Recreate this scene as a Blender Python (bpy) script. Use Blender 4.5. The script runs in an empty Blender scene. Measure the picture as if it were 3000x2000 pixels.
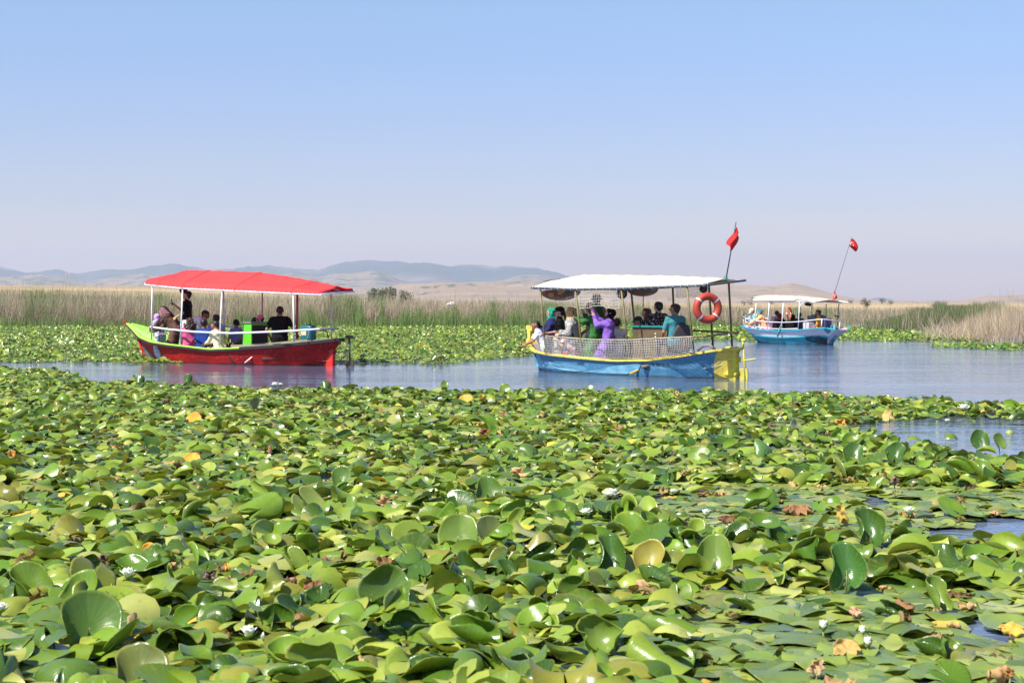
import bpy, bmesh, math, random
import numpy as np
from mathutils import Vector, Matrix
# ---------------------------------------------------------------- camera, sky, sun
S = bpy.context.scene
COL = S.collection
F, HZ, CH = 4500.0, 888.0, 1.5          # focal length in photo pixels, horizon row, eye height above the water
cam = bpy.data.objects.new('camera', bpy.data.cameras.new('camera')); COL.objects.link(cam)
cam.location = (0, 0, CH); cam.rotation_euler = (math.radians(90), 0, 0)
cam.data.lens = 54.0; cam.data.sensor_width = 36.0; cam.data.shift_y = -(1000 - HZ) / 3000
cam.data.clip_start = 0.1; cam.data.clip_end = 60000
cam.data.dof.use_dof = True; cam.data.dof.focus_distance = 30; cam.data.dof.aperture_fstop = 9
S.camera = cam
SUN = Vector((-0.54, -0.42, 0.86)).normalized()
sun = bpy.data.objects.new('sun', bpy.data.lights.new('sun', 'SUN')); COL.objects.link(sun)
sun.rotation_euler = SUN.to_track_quat('Z', 'Y').to_euler()
sun.data.energy = 5.0; sun.data.angle = math.radians(0.5); sun.data.color = (1.0, 0.95, 0.87)
W = bpy.data.worlds.new('World'); S.world = W; W.use_nodes = True
nt = W.node_tree; nt.nodes.clear()
sky = nt.nodes.new('ShaderNodeTexSky'); sky.sky_type = 'NISHITA'; sky.sun_disc = False
sky.sun_elevation = math.asin(SUN.z); sky.sun_rotation = math.atan2(SUN.x, SUN.y)
sky.air_density = 1.0; sky.dust_density = 0.6; sky.ozone_density = 2.0
bg = nt.nodes.new('ShaderNodeBackground'); bg.inputs[1].default_value = 0.1
wo = nt.nodes.new('ShaderNodeOutputWorld')
tc = nt.nodes.new('ShaderNodeTexCoord'); sx = nt.nodes.new('ShaderNodeSeparateXYZ')
nt.links.new(tc.outputs['Generated'], sx.inputs[0])
rp = nt.nodes.new('ShaderNodeValToRGB')   # colour of a dusty summer sky by elevation
nt.links.new(sx.outputs[2], rp.inputs[0])
SKYR = [(0.0, (1.22, .88, .72)), (0.033, (1.04, .80, .73)), (0.064, (.82, .73, .82)), (0.108, (.77, .75, .90)), (0.15, (.77, .81, .985)), (0.187, (.83, .89, 1.01)), (0.35, (.72, .83, 1.06)), (1.0, (.7, .8, 1.0))]
while len(rp.color_ramp.elements) < len(SKYR): rp.color_ramp.elements.new(0.5)
for e, (p, c) in zip(rp.color_ramp.elements, SKYR): e.position = p; e.color = (*c, 1)
mx = nt.nodes.new('ShaderNodeMix'); mx.data_type = 'RGBA'; mx.blend_type = 'MULTIPLY'; mx.inputs[0].default_value = 1
nt.links.new(sky.outputs[0], mx.inputs[6]); nt.links.new(rp.outputs[0], mx.inputs[7])
nt.links.new(mx.outputs[2], bg.inputs[0]); nt.links.new(bg.outputs[0], wo.inputs[0])
S.view_settings.view_transform = 'Standard'; S.view_settings.look = 'None'; S.view_settings.gamma = 1
S.view_settings.use_curve_mapping = False; S.view_settings.exposure = 0.7
S.render.engine = 'CYCLES'
S.cycles.use_denoising = True; S.cycles.max_bounces = 8; S.cycles.volume_bounces = 1; S.cycles.transparent_max_bounces = 8
S.cycles.sample_clamp_indirect = 4; S.cycles.caustics_reflective = False; S.cycles.caustics_refractive = False
rnd = random.Random(7); R = np.random.default_rng(11)
# ---------------------------------------------------------------- helpers
def lin(c): return tuple((x / 255 / 12.92) if x / 255 <= .04045 else ((x / 255 + .055) / 1.055) ** 2.4 for x in c)
def tag(o, label=None, cat=None, group=None, kind=None):
    if label: o['label'] = label
    if cat: o['category'] = cat
    if group: o['group'] = group
    if kind: o['kind'] = kind
    return o
def empty(name, loc=(0, 0, 0), label=None, cat=None, group=None):
    o = bpy.data.objects.new(name, None); COL.objects.link(o); o.location = loc; o.empty_display_size = .2
    return tag(o, label, cat, group)
def mat(name, col, rough=.6, var=.15, scale=6., col2=None, metal=0., bump=0., bscale=30., coat=0., stretch=(1, 1, 1), thr=(.35, .65), spec=.5, trans=None, scuff=None, grime=None):
    """principled paint: two tones mixed by noise, fine bump"""
    m = bpy.data.materials.new(name); m.use_nodes = True; t = m.node_tree; b = t.nodes['Principled BSDF']
    b.inputs['Roughness'].default_value = rough; b.inputs['Metallic'].default_value = metal
    b.inputs['Coat Weight'].default_value = coat; b.inputs['Specular IOR Level'].default_value = spec
    tc = t.nodes.new('ShaderNodeTexCoord'); mp = t.nodes.new('ShaderNodeMapping'); mp.inputs['Scale'].default_value = stretch
    t.links.new(tc.outputs['Object'], mp.inputs[0])
    n = t.nodes.new('ShaderNodeTexNoise'); n.inputs['Scale'].default_value = scale; n.inputs['Detail'].default_value = 5
    t.links.new(mp.outputs[0], n.inputs[0])
    r = t.nodes.new('ShaderNodeValToRGB'); r.color_ramp.elements[0].position = thr[0]; r.color_ramp.elements[1].position = thr[1]
    c2 = col2 or tuple(x * (1 - var) for x in col)
    c1 = col if col2 else tuple(min(1, x * (1 + var)) for x in col)
    r.color_ramp.elements[0].color = (*c2, 1); r.color_ramp.elements[1].color = (*c1, 1)
    t.links.new(n.outputs[0], r.inputs[0]); t.links.new(r.outputs[0], b.inputs['Base Color'])
    last = r.outputs[0]
    def over(fac, c):
        nonlocal last
        k = t.nodes.new('ShaderNodeMix'); k.data_type = 'RGBA'; t.links.new(fac, k.inputs[0]); t.links.new(last, k.inputs[6]); k.inputs[7].default_value = (*c, 1); last = k.outputs[2]; t.links.new(last, b.inputs['Base Color'])
    if scuff:      # rubbed and chipped spots: colour, amount
        for sc_, st_ in ((22., (.5, 1, 1)), (55., (1, 1, .35))):
            m2 = t.nodes.new('ShaderNodeMapping'); m2.inputs['Scale'].default_value = st_; t.links.new(tc.outputs['Object'], m2.inputs[0])
            k = t.nodes.new('ShaderNodeTexNoise'); k.inputs['Scale'].default_value = sc_; k.inputs['Detail'].default_value = 4; t.links.new(m2.outputs[0], k.inputs[0])
            g = t.nodes.new('ShaderNodeMapRange'); g.inputs[1].default_value = .60; g.inputs[2].default_value = .68; g.inputs[4].default_value = scuff[1]; t.links.new(k.outputs[0], g.inputs[0]); over(g.outputs[0], scuff[0])
    if grime:      # stain along the waterline: colour, height
        sz = t.nodes.new('ShaderNodeSeparateXYZ'); t.links.new(tc.outputs['Object'], sz.inputs[0]); ad = t.nodes.new('ShaderNodeMath'); ad.operation = 'MULTIPLY_ADD'; ad.inputs[1].default_value = .16; t.links.new(n.outputs[0], ad.inputs[0]); t.links.new(sz.outputs[2], ad.inputs[2])
        g = t.nodes.new('ShaderNodeMapRange'); g.inputs[1].default_value = .08 + grime[1]; g.inputs[2].default_value = .10 + grime[1] * 2; g.inputs[3].default_value = .7; g.inputs[4].default_value = 0; t.links.new(ad.outputs[0], g.inputs[0]); over(g.outputs[0], grime[0])
    if bump:
        n2 = t.nodes.new('ShaderNodeTexNoise'); n2.inputs['Scale'].default_value = bscale; n2.inputs['Detail'].default_value = 3
        t.links.new(mp.outputs[0], n2.inputs[0])
        bp = t.nodes.new('ShaderNodeBump'); bp.inputs['Distance'].default_value = bump; bp.inputs['Strength'].default_value = 1
        t.links.new(n2.outputs[0], bp.inputs['Height']); t.links.new(bp.outputs[0], b.inputs['Normal'])
    if trans:
        tr = t.nodes.new('ShaderNodeBsdfTranslucent'); tr.inputs[0].default_value = (*trans[0], 1)
        ms = t.nodes.new('ShaderNodeMixShader'); ms.inputs[0].default_value = trans[1]
        t.links.new(b.outputs[0], ms.inputs[1]); t.links.new(tr.outputs[0], ms.inputs[2])
        t.links.new(ms.outputs[0], t.nodes['Material Output'].inputs[0])
    return m
def pattern(name, cols, scale, kind='vor', rough=.8, stretch=(1, 1, 1)):
    """printed cloth: cells of several colours"""
    m = bpy.data.materials.new(name); m.use_nodes = True; t = m.node_tree; b = t.nodes['Principled BSDF']; b.inputs['Roughness'].default_value = rough
    tc = t.nodes.new('ShaderNodeTexCoord'); mp = t.nodes.new('ShaderNodeMapping'); mp.inputs['Scale'].default_value = stretch
    t.links.new(tc.outputs['Object'], mp.inputs[0])
    if kind == 'vor':
        v = t.nodes.new('ShaderNodeTexVoronoi'); v.inputs['Scale'].default_value = scale; t.links.new(mp.outputs[0], v.inputs[0])
        sp = t.nodes.new('ShaderNodeSeparateXYZ'); t.links.new(v.outputs['Color'], sp.inputs[0])
        r = t.nodes.new('ShaderNodeValToRGB'); r.color_ramp.interpolation = 'CONSTANT'
        while len(r.color_ramp.elements) < len(cols): r.color_ramp.elements.new(.5)
        for i, (e, c) in enumerate(zip(r.color_ramp.elements, cols)): e.position = i / len(cols); e.color = (*c, 1)
        t.links.new(sp.outputs[0], r.inputs[0]); t.links.new(r.outputs[0], b.inputs['Base Color'])
    else:
        c = t.nodes.new('ShaderNodeTexChecker'); c.inputs['Scale'].default_value = scale
        c.inputs[1].default_value = (*cols[0], 1); c.inputs[2].default_value = (*cols[1], 1)
        t.links.new(mp.outputs[0], c.inputs[0]); t.links.new(c.outputs[0], b.inputs['Base Color'])
    return m
class MB:
    """collects shapes and links them as one mesh object"""
    def __init__(s): s.v = []; s.f = []; s.mi = []; s.cur = 0
    def add(s, vs, fs):
        o = len(s.v); s.v += [tuple(v) for v in vs]; s.f += [tuple(i + o for i in f) for f in fs]; s.mi += [s.cur] * len(fs)
    def obox(s, c, ax, ay, az):
        c = Vector(c); ax, ay, az = Vector(ax), Vector(ay), Vector(az)
        vs = [c + ax * i + ay * j + az * k for i in (-1, 1) for j in (-1, 1) for k in (-1, 1)]
        fs = [(0, 1, 3, 2), (4, 6, 7, 5), (0, 4, 5, 1), (2, 3, 7, 6), (0, 2, 6, 4), (1, 5, 7, 3)]
        if ax.cross(ay).dot(az) < 0: fs = [f[::-1] for f in fs]
        s.add(vs, fs)
    def box(s, a, b):
        c = [(a[i] + b[i]) / 2 for i in range(3)]; h = [abs(b[i] - a[i]) / 2 for i in range(3)]
        s.obox(c, (h[0], 0, 0), (0, h[1], 0), (0, 0, h[2]))
    def tube(s, pts, r, n=8, caps=True):
        pts = [Vector(p) for p in pts]; rs = r if isinstance(r, (list, tuple)) else [r] * len(pts)
        vs = []; up = None
        for i, p in enumerate(pts):
            d = (pts[min(i + 1, len(pts) - 1)] - pts[max(i - 1, 0)])
            d = d.normalized() if d.length > 1e-9 else Vector((0, 0, 1))
            if up is None: up = d.orthogonal().normalized()
            up = (up - d * up.dot(d)); up = up.normalized() if up.length > 1e-6 else d.orthogonal().normalized()
            w = d.cross(up)
            for k in range(n):
                a = 2 * math.pi * k / n; vs.append(p + (up * math.cos(a) + w * math.sin(a)) * rs[i])
        fs = [(i * n + k, i * n + (k + 1) % n, (i + 1) * n + (k + 1) % n, (i + 1) * n + k) for i in range(len(pts) - 1) for k in range(n)]
        if caps: fs += [tuple(range(n))[::-1], tuple((len(pts) - 1) * n + k for k in range(n))]
        s.add(vs, fs)
    def rect(s, pts, w, h, up=(0, 0, 1)):
        """rectangular section swept along a path"""
        pts = [Vector(p) for p in pts]; vs = []; U = Vector(up)
        for i, p in enumerate(pts):
            d = (pts[min(i + 1, len(pts) - 1)] - pts[max(i - 1, 0)]).normalized()
            l = U.cross(d).normalized(); u = d.cross(l)
            for a, b in ((-1, -1), (1, -1), (1, 1), (-1, 1)): vs.append(p + l * a * w / 2 + u * b * h / 2)
        fs = [(i * 4 + k, i * 4 + (k + 1) % 4, i * 4 + 4 + (k + 1) % 4, i * 4 + 4 + k) for i in range(len(pts) - 1) for k in range(4)]
        fs += [(3, 2, 1, 0), tuple(len(pts) * 4 - 4 + k for k in range(4))]
        s.add(vs, fs)
    def grid(s, rows, closed=False):
        n = len(rows[0]); vs = [p for r in rows for p in r]
        fs = [(i * n + k, i * n + (k + 1) % n, (i + 1) * n + (k + 1) % n, (i + 1) * n + k) for i in range(len(rows) - 1) for k in range(n if closed else n - 1)]
        s.add(vs, fs)
    def sphere(s, c, r, ax=(1, 1, 1), n=12, m=8):
        c = Vector(c); rows = []
        for i in range(m + 1):
            ph = math.pi * i / m; q = max(math.sin(ph), .02)
            rows.append([c + Vector((ax[0] * q * math.cos(2 * math.pi * k / n), ax[1] * q * math.sin(2 * math.pi * k / n), ax[2] * math.cos(ph))) * r for k in range(n)])
        s.grid(rows[::-1], True)
    def cone(s, a, b, ra, rb, n=12):
        """closed round cone (capsule with two radii)"""
        a, b = Vector(a), Vector(b); d = b - a; L = d.length
        d = d.normalized() if L > 1e-6 else Vector((0, 0, 1)); u = d.orthogonal().normalized(); w = d.cross(u); rows = []
        for i in range(5):
            ph = math.pi / 2 * i / 4; rows.append((a - d * ra * math.cos(ph), max(ra * math.sin(ph), ra * .05)))
        for i in range(5):
            ph = math.pi / 2 * i / 4; rows.append((b + d * rb * math.sin(ph), max(rb * math.cos(ph), rb * .05)))
        vs = [p + (u * math.cos(2 * math.pi * k / n) + w * math.sin(2 * math.pi * k / n)) * q for p, q in rows for k in range(n)]
        fs = [(i * n + k, i * n + (k + 1) % n, (i + 1) * n + (k + 1) % n, (i + 1) * n + k) for i in range(9) for k in range(n)]
        fs += [tuple(range(n))[::-1], tuple(9 * n + k for k in range(n))]
        s.add(vs, fs)
    def mesh(s, name, smooth=True, mats=()):
        me = bpy.data.meshes.new(name); me.from_pydata(s.v, [], s.f)
        for m in mats: me.materials.append(m)
        me.polygons.foreach_set('material_index', s.mi)
        me.polygons.foreach_set('use_smooth', [smooth] * len(s.f)); me.update(); return me
    def build(s, name, m, parent=None, smooth=False, mx=None, bevel=0):
        ms = m if isinstance(m, (list, tuple)) else [m]
        o = bpy.data.objects.new(name, s.mesh(name, smooth, ms)); COL.objects.link(o)
        if mx is not None: o.data.transform(mx)
        if bevel:
            b = o.modifiers.new('bevel', 'BEVEL'); b.width = bevel; b.segments = 2; b.limit_method = 'ANGLE'
        if parent is not None: o.parent = parent
        return o
def baked(o):
    dg = bpy.context.evaluated_depsgraph_get()
    me = bpy.data.meshes.new_from_object(o.evaluated_get(dg)); old = o.data; o.modifiers.clear(); o.data = me; bpy.data.meshes.remove(old)
    return o
CLOUD = bpy.data.textures.new('folds', 'CLOUDS'); CLOUD.noise_scale = .12; CLOUD.noise_depth = 1
def blob(mb, name, m, parent, vox, it=3, fold=0.):
    """melt overlapping shapes into one continuous surface"""
    o = mb.build(name, m, parent, smooth=True)
    r = o.modifiers.new('r', 'REMESH'); r.mode = 'VOXEL'; r.voxel_size = vox; r.use_smooth_shade = True
    k = o.modifiers.new('s', 'SMOOTH'); k.factor = .5; k.iterations = it
    if fold:
        d = o.modifiers.new('d', 'DISPLACE'); d.texture = CLOUD; d.strength = fold; d.mid_level = .5
    return baked(o)
def ground(px, py, h=0.):
    """point of the water (or of a level h above it) seen at a pixel of the photograph"""
    d = F * (CH - h) / (py - HZ); return Vector(((px - 1500) / F * d, d, h))
def at(px, py, d): return Vector(((px - 1500) / F * d, d, CH - (py - HZ) / F * d))
def interp(x, pts):
    xs = [p[0] for p in pts]; ys = [p[1] for p in pts]; return float(np.interp(x, xs, ys))
def bigmesh(name, V, faces, m, attrs=None, uv=None, smooth=True):
    """faces: list of int arrays (n,k); attrs: colour per vertex"""
    me = bpy.data.meshes.new(name); me.vertices.add(len(V)); me.vertices.foreach_set('co', V.astype(np.float32).ravel())
    loops = np.concatenate([f.ravel() for f in faces]); tot = np.concatenate([np.full(len(f), f.shape[1], np.int32) for f in faces])
    start = np.concatenate([[0], np.cumsum(tot)[:-1]]).astype(np.int32)
    me.loops.add(len(loops)); me.loops.foreach_set('vertex_index', loops.astype(np.int32))
    me.polygons.add(len(tot)); me.polygons.foreach_set('loop_start', start)
    me.polygons.foreach_set('use_smooth', np.full(len(tot), smooth))
    if attrs is not None:
        a = me.color_attributes.new('col', 'FLOAT_COLOR', 'POINT'); c = np.ones((len(V), 4), np.float32); c[:, :3] = attrs; a.data.foreach_set('color', c.ravel())
    if uv is not None:
        u = me.uv_layers.new(name='uv'); u.data.foreach_set('uv', uv[loops].astype(np.float32).ravel())
    me.update(calc_edges=True); me.validate()
    for q in (m if isinstance(m, list) else [m]): me.materials.append(q)
    return me
# ---------------------------------------------------------------- water
def water_mat():
    m = bpy.data.materials.new('lake_water'); m.use_nodes = True; t = m.node_tree; b = t.nodes['Principled BSDF']
    b.inputs['Base Color'].default_value = (.10, .135, .21, 1); b.inputs['Roughness'].default_value = .06; b.inputs['IOR'].default_value = 1.33
    tc = t.nodes.new('ShaderNodeTexCoord'); add = None
    for sc, st, w in ((.42, (.45, 1, 1), 1.5), (1.3, (.45, 1, 1), .55), (5.0, (.5, 1, 1), .3), (14., (.6, 1, 1), .13)):
        mp = t.nodes.new('ShaderNodeMapping'); mp.inputs['Scale'].default_value = st; mp.inputs['Rotation'].default_value = (0, 0, .15)
        t.links.new(tc.outputs['Object'], mp.inputs[0])
        n = t.nodes.new('ShaderNodeTexNoise'); n.inputs['Scale'].default_value = sc; n.inputs['Detail'].default_value = 2
        t.links.new(mp.outputs[0], n.inputs[0])
        ml = t.nodes.new('ShaderNodeMath'); ml.operation = 'MULTIPLY'; ml.inputs[1].default_value = w; t.links.new(n.outputs[0], ml.inputs[0])
        if add is None: add = ml
        else:
            a = t.nodes.new('ShaderNodeMath'); t.links.new(add.outputs[0], a.inputs[0]); t.links.new(ml.outputs[0], a.inputs[1]); add = a
    # calmer and rougher patches of wind
    n = t.nodes.new('ShaderNodeTexNoise'); n.inputs['Scale'].default_value = .12; mp = t.nodes.new('ShaderNodeMapping'); mp.inputs['Scale'].default_value = (.4, 1.3, 1)
    t.links.new(tc.outputs['Object'], mp.inputs[0]); t.links.new(mp.outputs[0], n.inputs[0])
    mr = t.nodes.new('ShaderNodeMapRange'); mr.inputs[1].default_value = .35; mr.inputs[2].default_value = .65; mr.inputs[3].default_value = .25; mr.inputs[4].default_value = .85
    t.links.new(n.outputs[0], mr.inputs[0])
    bp = t.nodes.new('ShaderNodeBump'); bp.inputs['Distance'].default_value = WAVE; t.links.new(mr.outputs[0], bp.inputs['Strength'])
    t.links.new(add.outputs[0], bp.inputs['Height']); t.links.new(bp.outputs[0], b.inputs['Normal'])
    return m
WAVE = .062
mb = MB()
xs = np.concatenate([[-400, -120], np.arange(-60, 61, 6), [120, 400]]); ys = np.concatenate([[-60, -10], np.arange(0, 108, 6), [112]])
mb.grid([[(x, y, 0) for x in xs] for y in ys])
o = mb.build('water', water_mat(), smooth=True); tag(o, kind='structure')
# ---------------------------------------------------------------- terrain: lake bed, plain, hills
FAR = [(-1200, 800), (-400, 790), (0, 785), (80, 803), (165, 795), (225, 804), (310, 788), (370, 790), (510, 777), (620, 790), (700, 785), (780, 777), (880, 790), (930, 793), (998, 771),
       (1084, 768), (1152, 773), (1260, 775), (1322, 781), (1403, 773), (1444, 779), (1475, 777), (1573, 788), (1650, 808), (1760, 830), (1900, 860), (2300, 888), (2480, 884), (2538, 876), (2580, 871), (2640, 884), (2800, 890), (4200, 890)]
MID = [(-1200, 850), (0, 812), (120, 806), (250, 826), (420, 802), (560, 818), (700, 812), (860, 800), (944, 812), (1020, 801), (1054, 799), (1084, 797), (1138, 806), (1206, 829), (1300, 838), (1420, 832), (1458, 824), (1529, 805), (1577, 805), (1631, 817), (1760, 840), (2000, 868), (2300, 888), (4200, 890)]
NEAR = [(-1200, 880), (0, 868), (500, 866), (900, 862), (1100, 846), (1206, 831), (1300, 828), (1450, 826), (1600, 828), (1760, 822), (1920, 818), (2040, 822), (2140, 830), (2225, 838), (2270, 837), (2319, 832), (2358, 838), (2430, 858), (2503, 874), (2560, 879), (2640, 880), (2700, 883), (2780, 879), (2830, 876), (2880, 868), (2960, 865), (3050, 864), (3300, 858), (4200, 870)]
FIELD = [(-1200, 834), (0, 834), (430, 837), (620, 843), (800, 856), (1000, 872), (1200, 884), (1500, 889), (4200, 889)]
LAY = ((13500, FAR, .42), (8200, MID, .36), (4600, NEAR, .45))
def build_terrain():
    pxs = np.arange(-1150, 4150, 5.0); ds = np.concatenate([np.geomspace(100, 420, 14), np.geomspace(450, 15500, 105)])
    A, D = np.meshgrid(pxs, ds); Z = np.full_like(A, -.3)
    ph = R.uniform(0, 6.28, (40,))
    X = (A - 1500) / F * D; Y = D
    def fbm(X, Y, s, n=5, off=0):
        z = np.zeros_like(X); a = 1.; tot = 0
        for i in range(n):
            an = 1.3 * i + off; f = s * 2.03 ** i
            z += a * np.sin((X * np.cos(an) + Y * np.sin(an)) * f + ph[(i * 3 + off) % 40] + 1.7 * np.sin((X * np.cos(an + 2) + Y * np.sin(an + 2)) * f * .6 + ph[(i + 7) % 40])); tot += a; a *= .55
        return z / tot
    shore = np.clip((D - 101) / 12, 0, 1); Z = -.4 + .75 * shore
    Zf = CH + (HZ - np.interp(A, *zip(*FIELD))) / F * 430                    # the stubble field rises on the left
    Z = np.maximum(Z, -.1 + (Zf + .1) * np.clip((D - 150) / 280, 0, 1) ** 1.2 * np.where(D < 430, 1, np.clip(1.5 - D / 860, 0, 1)))
    Z += .12 * np.clip((D - 110) / 60, 0, 1) * fbm(X, Y, .02)
    for Dk, prof, w in LAY:
        H = CH + (HZ - np.interp(A, *zip(*prof))) / F * Dk
        q = (np.log(D) - math.log(Dk)) / w
        shape = np.where(q < 0, np.exp(-(q * 1.9) ** 2), np.exp(-(q * 3) ** 2))
        rough = fbm(X, Y, 2 * math.pi / (Dk * .11), 5, int(Dk / 1000))
        cut = np.clip(np.abs(q) / .25, .12, 1)
        Zl = H * shape * (1 + .22 * rough * cut) + shape * Dk * .0004 * fbm(X, Y, 2 * math.pi / (Dk * .02), 3, 3) - .5
        Z = np.maximum(Z, Zl)
    global TERR; TERR = (pxs, ds, Z); V = np.stack([X, Y, Z], -1).reshape(-1, 3); n, m = A.shape
    idx = np.arange(n * m).reshape(n, m)
    f = np.stack([idx[:-1, :-1], idx[:-1, 1:], idx[1:, 1:], idx[1:, :-1]], -1).reshape(-1, 4)
    mt = bpy.data.materials.new('dry_plain'); mt.use_nodes = True; t = mt.node_tree; b = t.nodes['Principled BSDF']; b.inputs['Roughness'].default_value = .95; b.inputs['Specular IOR Level'].default_value = .1
    tc = t.nodes.new('ShaderNodeTexCoord'); sp = t.nodes.new('ShaderNodeSeparateXYZ'); t.links.new(tc.outputs['Object'], sp.inputs[0])
    def noise(sc, st=(1, 1, 1), det=4):
        mp = t.nodes.new('ShaderNodeMapping'); mp.inputs['Scale'].default_value = st; t.links.new(tc.outputs['Object'], mp.inputs[0])
        k = t.nodes.new('ShaderNodeTexNoise'); k.inputs['Scale'].default_value = sc; k.inputs['Detail'].default_value = det; t.links.new(mp.outputs[0], k.inputs[0]); return k
    def ramp(src, stops):
        r = t.nodes.new('ShaderNodeValToRGB'); 
        while len(r.color_ramp.elements) < len(stops): r.color_ramp.elements.new(.5)
        for e, (p, c) in zip(r.color_ramp.elements, stops): e.position = p; e.color = (*c, 1)
        t.links.new(src, r.inputs[0]); return r
    def mixc(fac, a, b2):
        k = t.nodes.new('ShaderNodeMix'); k.data_type = 'RGBA'; t.links.new(fac, k.inputs[0]); t.links.new(a, k.inputs[6]); t.links.new(b2, k.inputs[7]); return k.outputs[2]
    field = ramp(noise(.02, (.25, 1, 1)).outputs[0], [(.35, (.34, .25, .14)), (.5, (.46, .345, .205)), (.62, (.36, .27, .16))])
    tan = ramp(noise(.0022, (.5, 1, 1)).outputs[0], [(.38, (.28, .205, .135)), (.5, (.35, .255, .17)), (.62, (.25, .19, .12))])
    scrub = ramp(noise(.012, det=3).outputs[0], [(.46, (.27, .21, .145)), (.58, (.11, .12, .075))])
    forest = ramp(noise(.0012, det=6).outputs[0], [(.40, (.05, .07, .04)), (.50, (.09, .10, .06)), (.64, (.26, .21, .155))])
    dots = noise(.022, (1, .5, 1), 2); dr = ramp(dots.outputs[0], [(.60, (0, 0, 0)), (.66, (1, 1, 1))]); tan2 = ramp(dots.outputs[0], [(.0, (.07, .09, .05)), (1., (.07, .09, .05))]); region = ramp(noise(.0009).outputs[0], [(.46, (0, 0, 0)), (.54, (1, 1, 1))])
    mm = t.nodes.new('ShaderNodeMath'); mm.operation = 'MULTIPLY'; t.links.new(dr.outputs[0], mm.inputs[0]); t.links.new(region.outputs[0], mm.inputs[1]); tan_ = mixc(mm.outputs[0], tan.outputs[0], tan2.outputs[0])
    def step(lo, hi):
        k = t.nodes.new('ShaderNodeMapRange'); k.inputs[1].default_value = lo; k.inputs[2].default_value = hi; t.links.new(sp.outputs[1], k.inputs[0]); return k.outputs[0]
    c = mixc(step(520, 800), field.outputs[0], tan_); c = mixc(step(5200, 5900), c, scrub.outputs[0]); c = mixc(step(8600, 9600), c, forest.outputs[0])
    t.links.new(c, b.inputs['Base Color'])
    o = bpy.data.objects.new('plain_and_hills', bigmesh('plain_and_hills', V, [f], mt)); COL.objects.link(o); tag(o, kind='structure')
    return fbm
build_terrain()
mb = MB(); mb.grid([[(x, y, -.9) for x in (-420, 420)] for y in (-70, 125)])
o = mb.build('lake_bed', mat('mud', (.08, .065, .045), .9)); tag(o, kind='structure')
# ---------------------------------------------------------------- haze
mb = MB(); mb.box((-11500, -80, -2.0), (11500, 16500, 520))
hz = bpy.data.materials.new('haze_air'); hz.use_nodes = True; t = hz.node_tree; t.nodes.remove(t.nodes['Principled BSDF'])
pv = t.nodes.new('ShaderNodeVolumePrincipled'); pv.inputs['Density'].default_value = HAZE = 8.5e-5; pv.inputs['Color'].default_value = (.60, .70, .90, 1)
pv.inputs['Anisotropy'].default_value = .2
t.links.new(pv.outputs[0], t.nodes['Material Output'].inputs['Volume'])
o = mb.build('haze', hz); tag(o, kind='stuff')
# ---------------------------------------------------------------- reeds
def attr_mat(name, rough=.7, trans=.25, spec=.3, var=.25):
    m = bpy.data.materials.new(name); m.use_nodes = True; t = m.node_tree; b = t.nodes['Principled BSDF']
    a = t.nodes.new('ShaderNodeAttribute'); a.attribute_name = 'col'
    b.inputs['Roughness'].default_value = rough; b.inputs['Specular IOR Level'].default_value = spec
    t.links.new(a.outputs[0], b.inputs['Base Color'])
    tr = t.nodes.new('ShaderNodeBsdfTranslucent'); t.links.new(a.outputs[0], tr.inputs[0])
    ms = t.nodes.new('ShaderNodeMixShader'); ms.inputs[0].default_value = trans
    t.links.new(b.outputs[0], ms.inputs[1]); t.links.new(tr.outputs[0], ms.inputs[2]); t.links.new(ms.outputs[0], t.nodes['Material Output'].inputs[0])
    return m
REED = attr_mat('reed_blades')
def blades(name, P, H, lean, bend, wid, col, seg=3):
    """P (n,3) roots, H lengths, lean (n,) tilt in radians, bend extra tilt at tip, col (n,3)"""
    n = len(P); az = R.uniform(0, 2 * np.pi, n); face = R.uniform(-.9, .9, n)
    side = np.stack([np.cos(face), np.sin(face), np.zeros(n)], -1)
    pos = P.copy(); rows = []; ang = lean.copy()
    dirh = np.stack([np.cos(az), np.sin(az) * .6, np.zeros(n)], -1)
    for k in range(seg + 1):
        w = wid * (1 - .75 * k / seg)
        rows.append(pos - side * w[:, None] / 2); rows.append(pos + side * w[:, None] / 2)
        st = H / seg
        pos = pos + (dirh * np.sin(ang)[:, None] + np.array([0, 0, 1.]) * np.cos(ang)[:, None]) * st[:, None]; ang = ang + bend / seg
    V = np.stack(rows, 1); nv = V.shape[1]; base = (np.arange(n) * nv)[:, None]
    f = np.concatenate([base + np.array([2 * k, 2 * k + 1, 2 * k + 3, 2 * k + 2]) for k in range(seg)])
    C = np.repeat(col, nv, 0)
    return bigmesh(name, V.reshape(-1, 3), [f], REED, C, smooth=False)
def smoothnoise(x, s, seed):
    r = np.random.default_rng(seed); g = r.uniform(0, 1, 4000); q = x / s + 1000; i = np.floor(q).astype(int); f = q - i; f = f * f * (3 - 2 * f)
    return g[i % 4000] * (1 - f) + g[(i + 1) % 4000] * f
TOPY = [(-400, 836), (0, 840), (250, 845), (500, 854), (900, 858), (1000, 857), (1300, 872), (1600, 878), (1830, 885), (2200, 894), (2600, 901), (2760, 893), (4000, 890)]
TAN = np.array([[.50, .41, .28], [.42, .33, .22], [.64, .54, .38], [.27, .21, .13], [.48, .40, .29]]); GRN = np.array([[.13, .22, .05], [.19, .27, .07], [.09, .17, .04], [.25, .30, .11]])
def reedobj(name, label, cat, *a, **k):
    o = bpy.data.objects.new(name, blades(name, *a, **k)); COL.objects.link(o); return tag(o, label, cat, kind='stuff')
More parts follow.
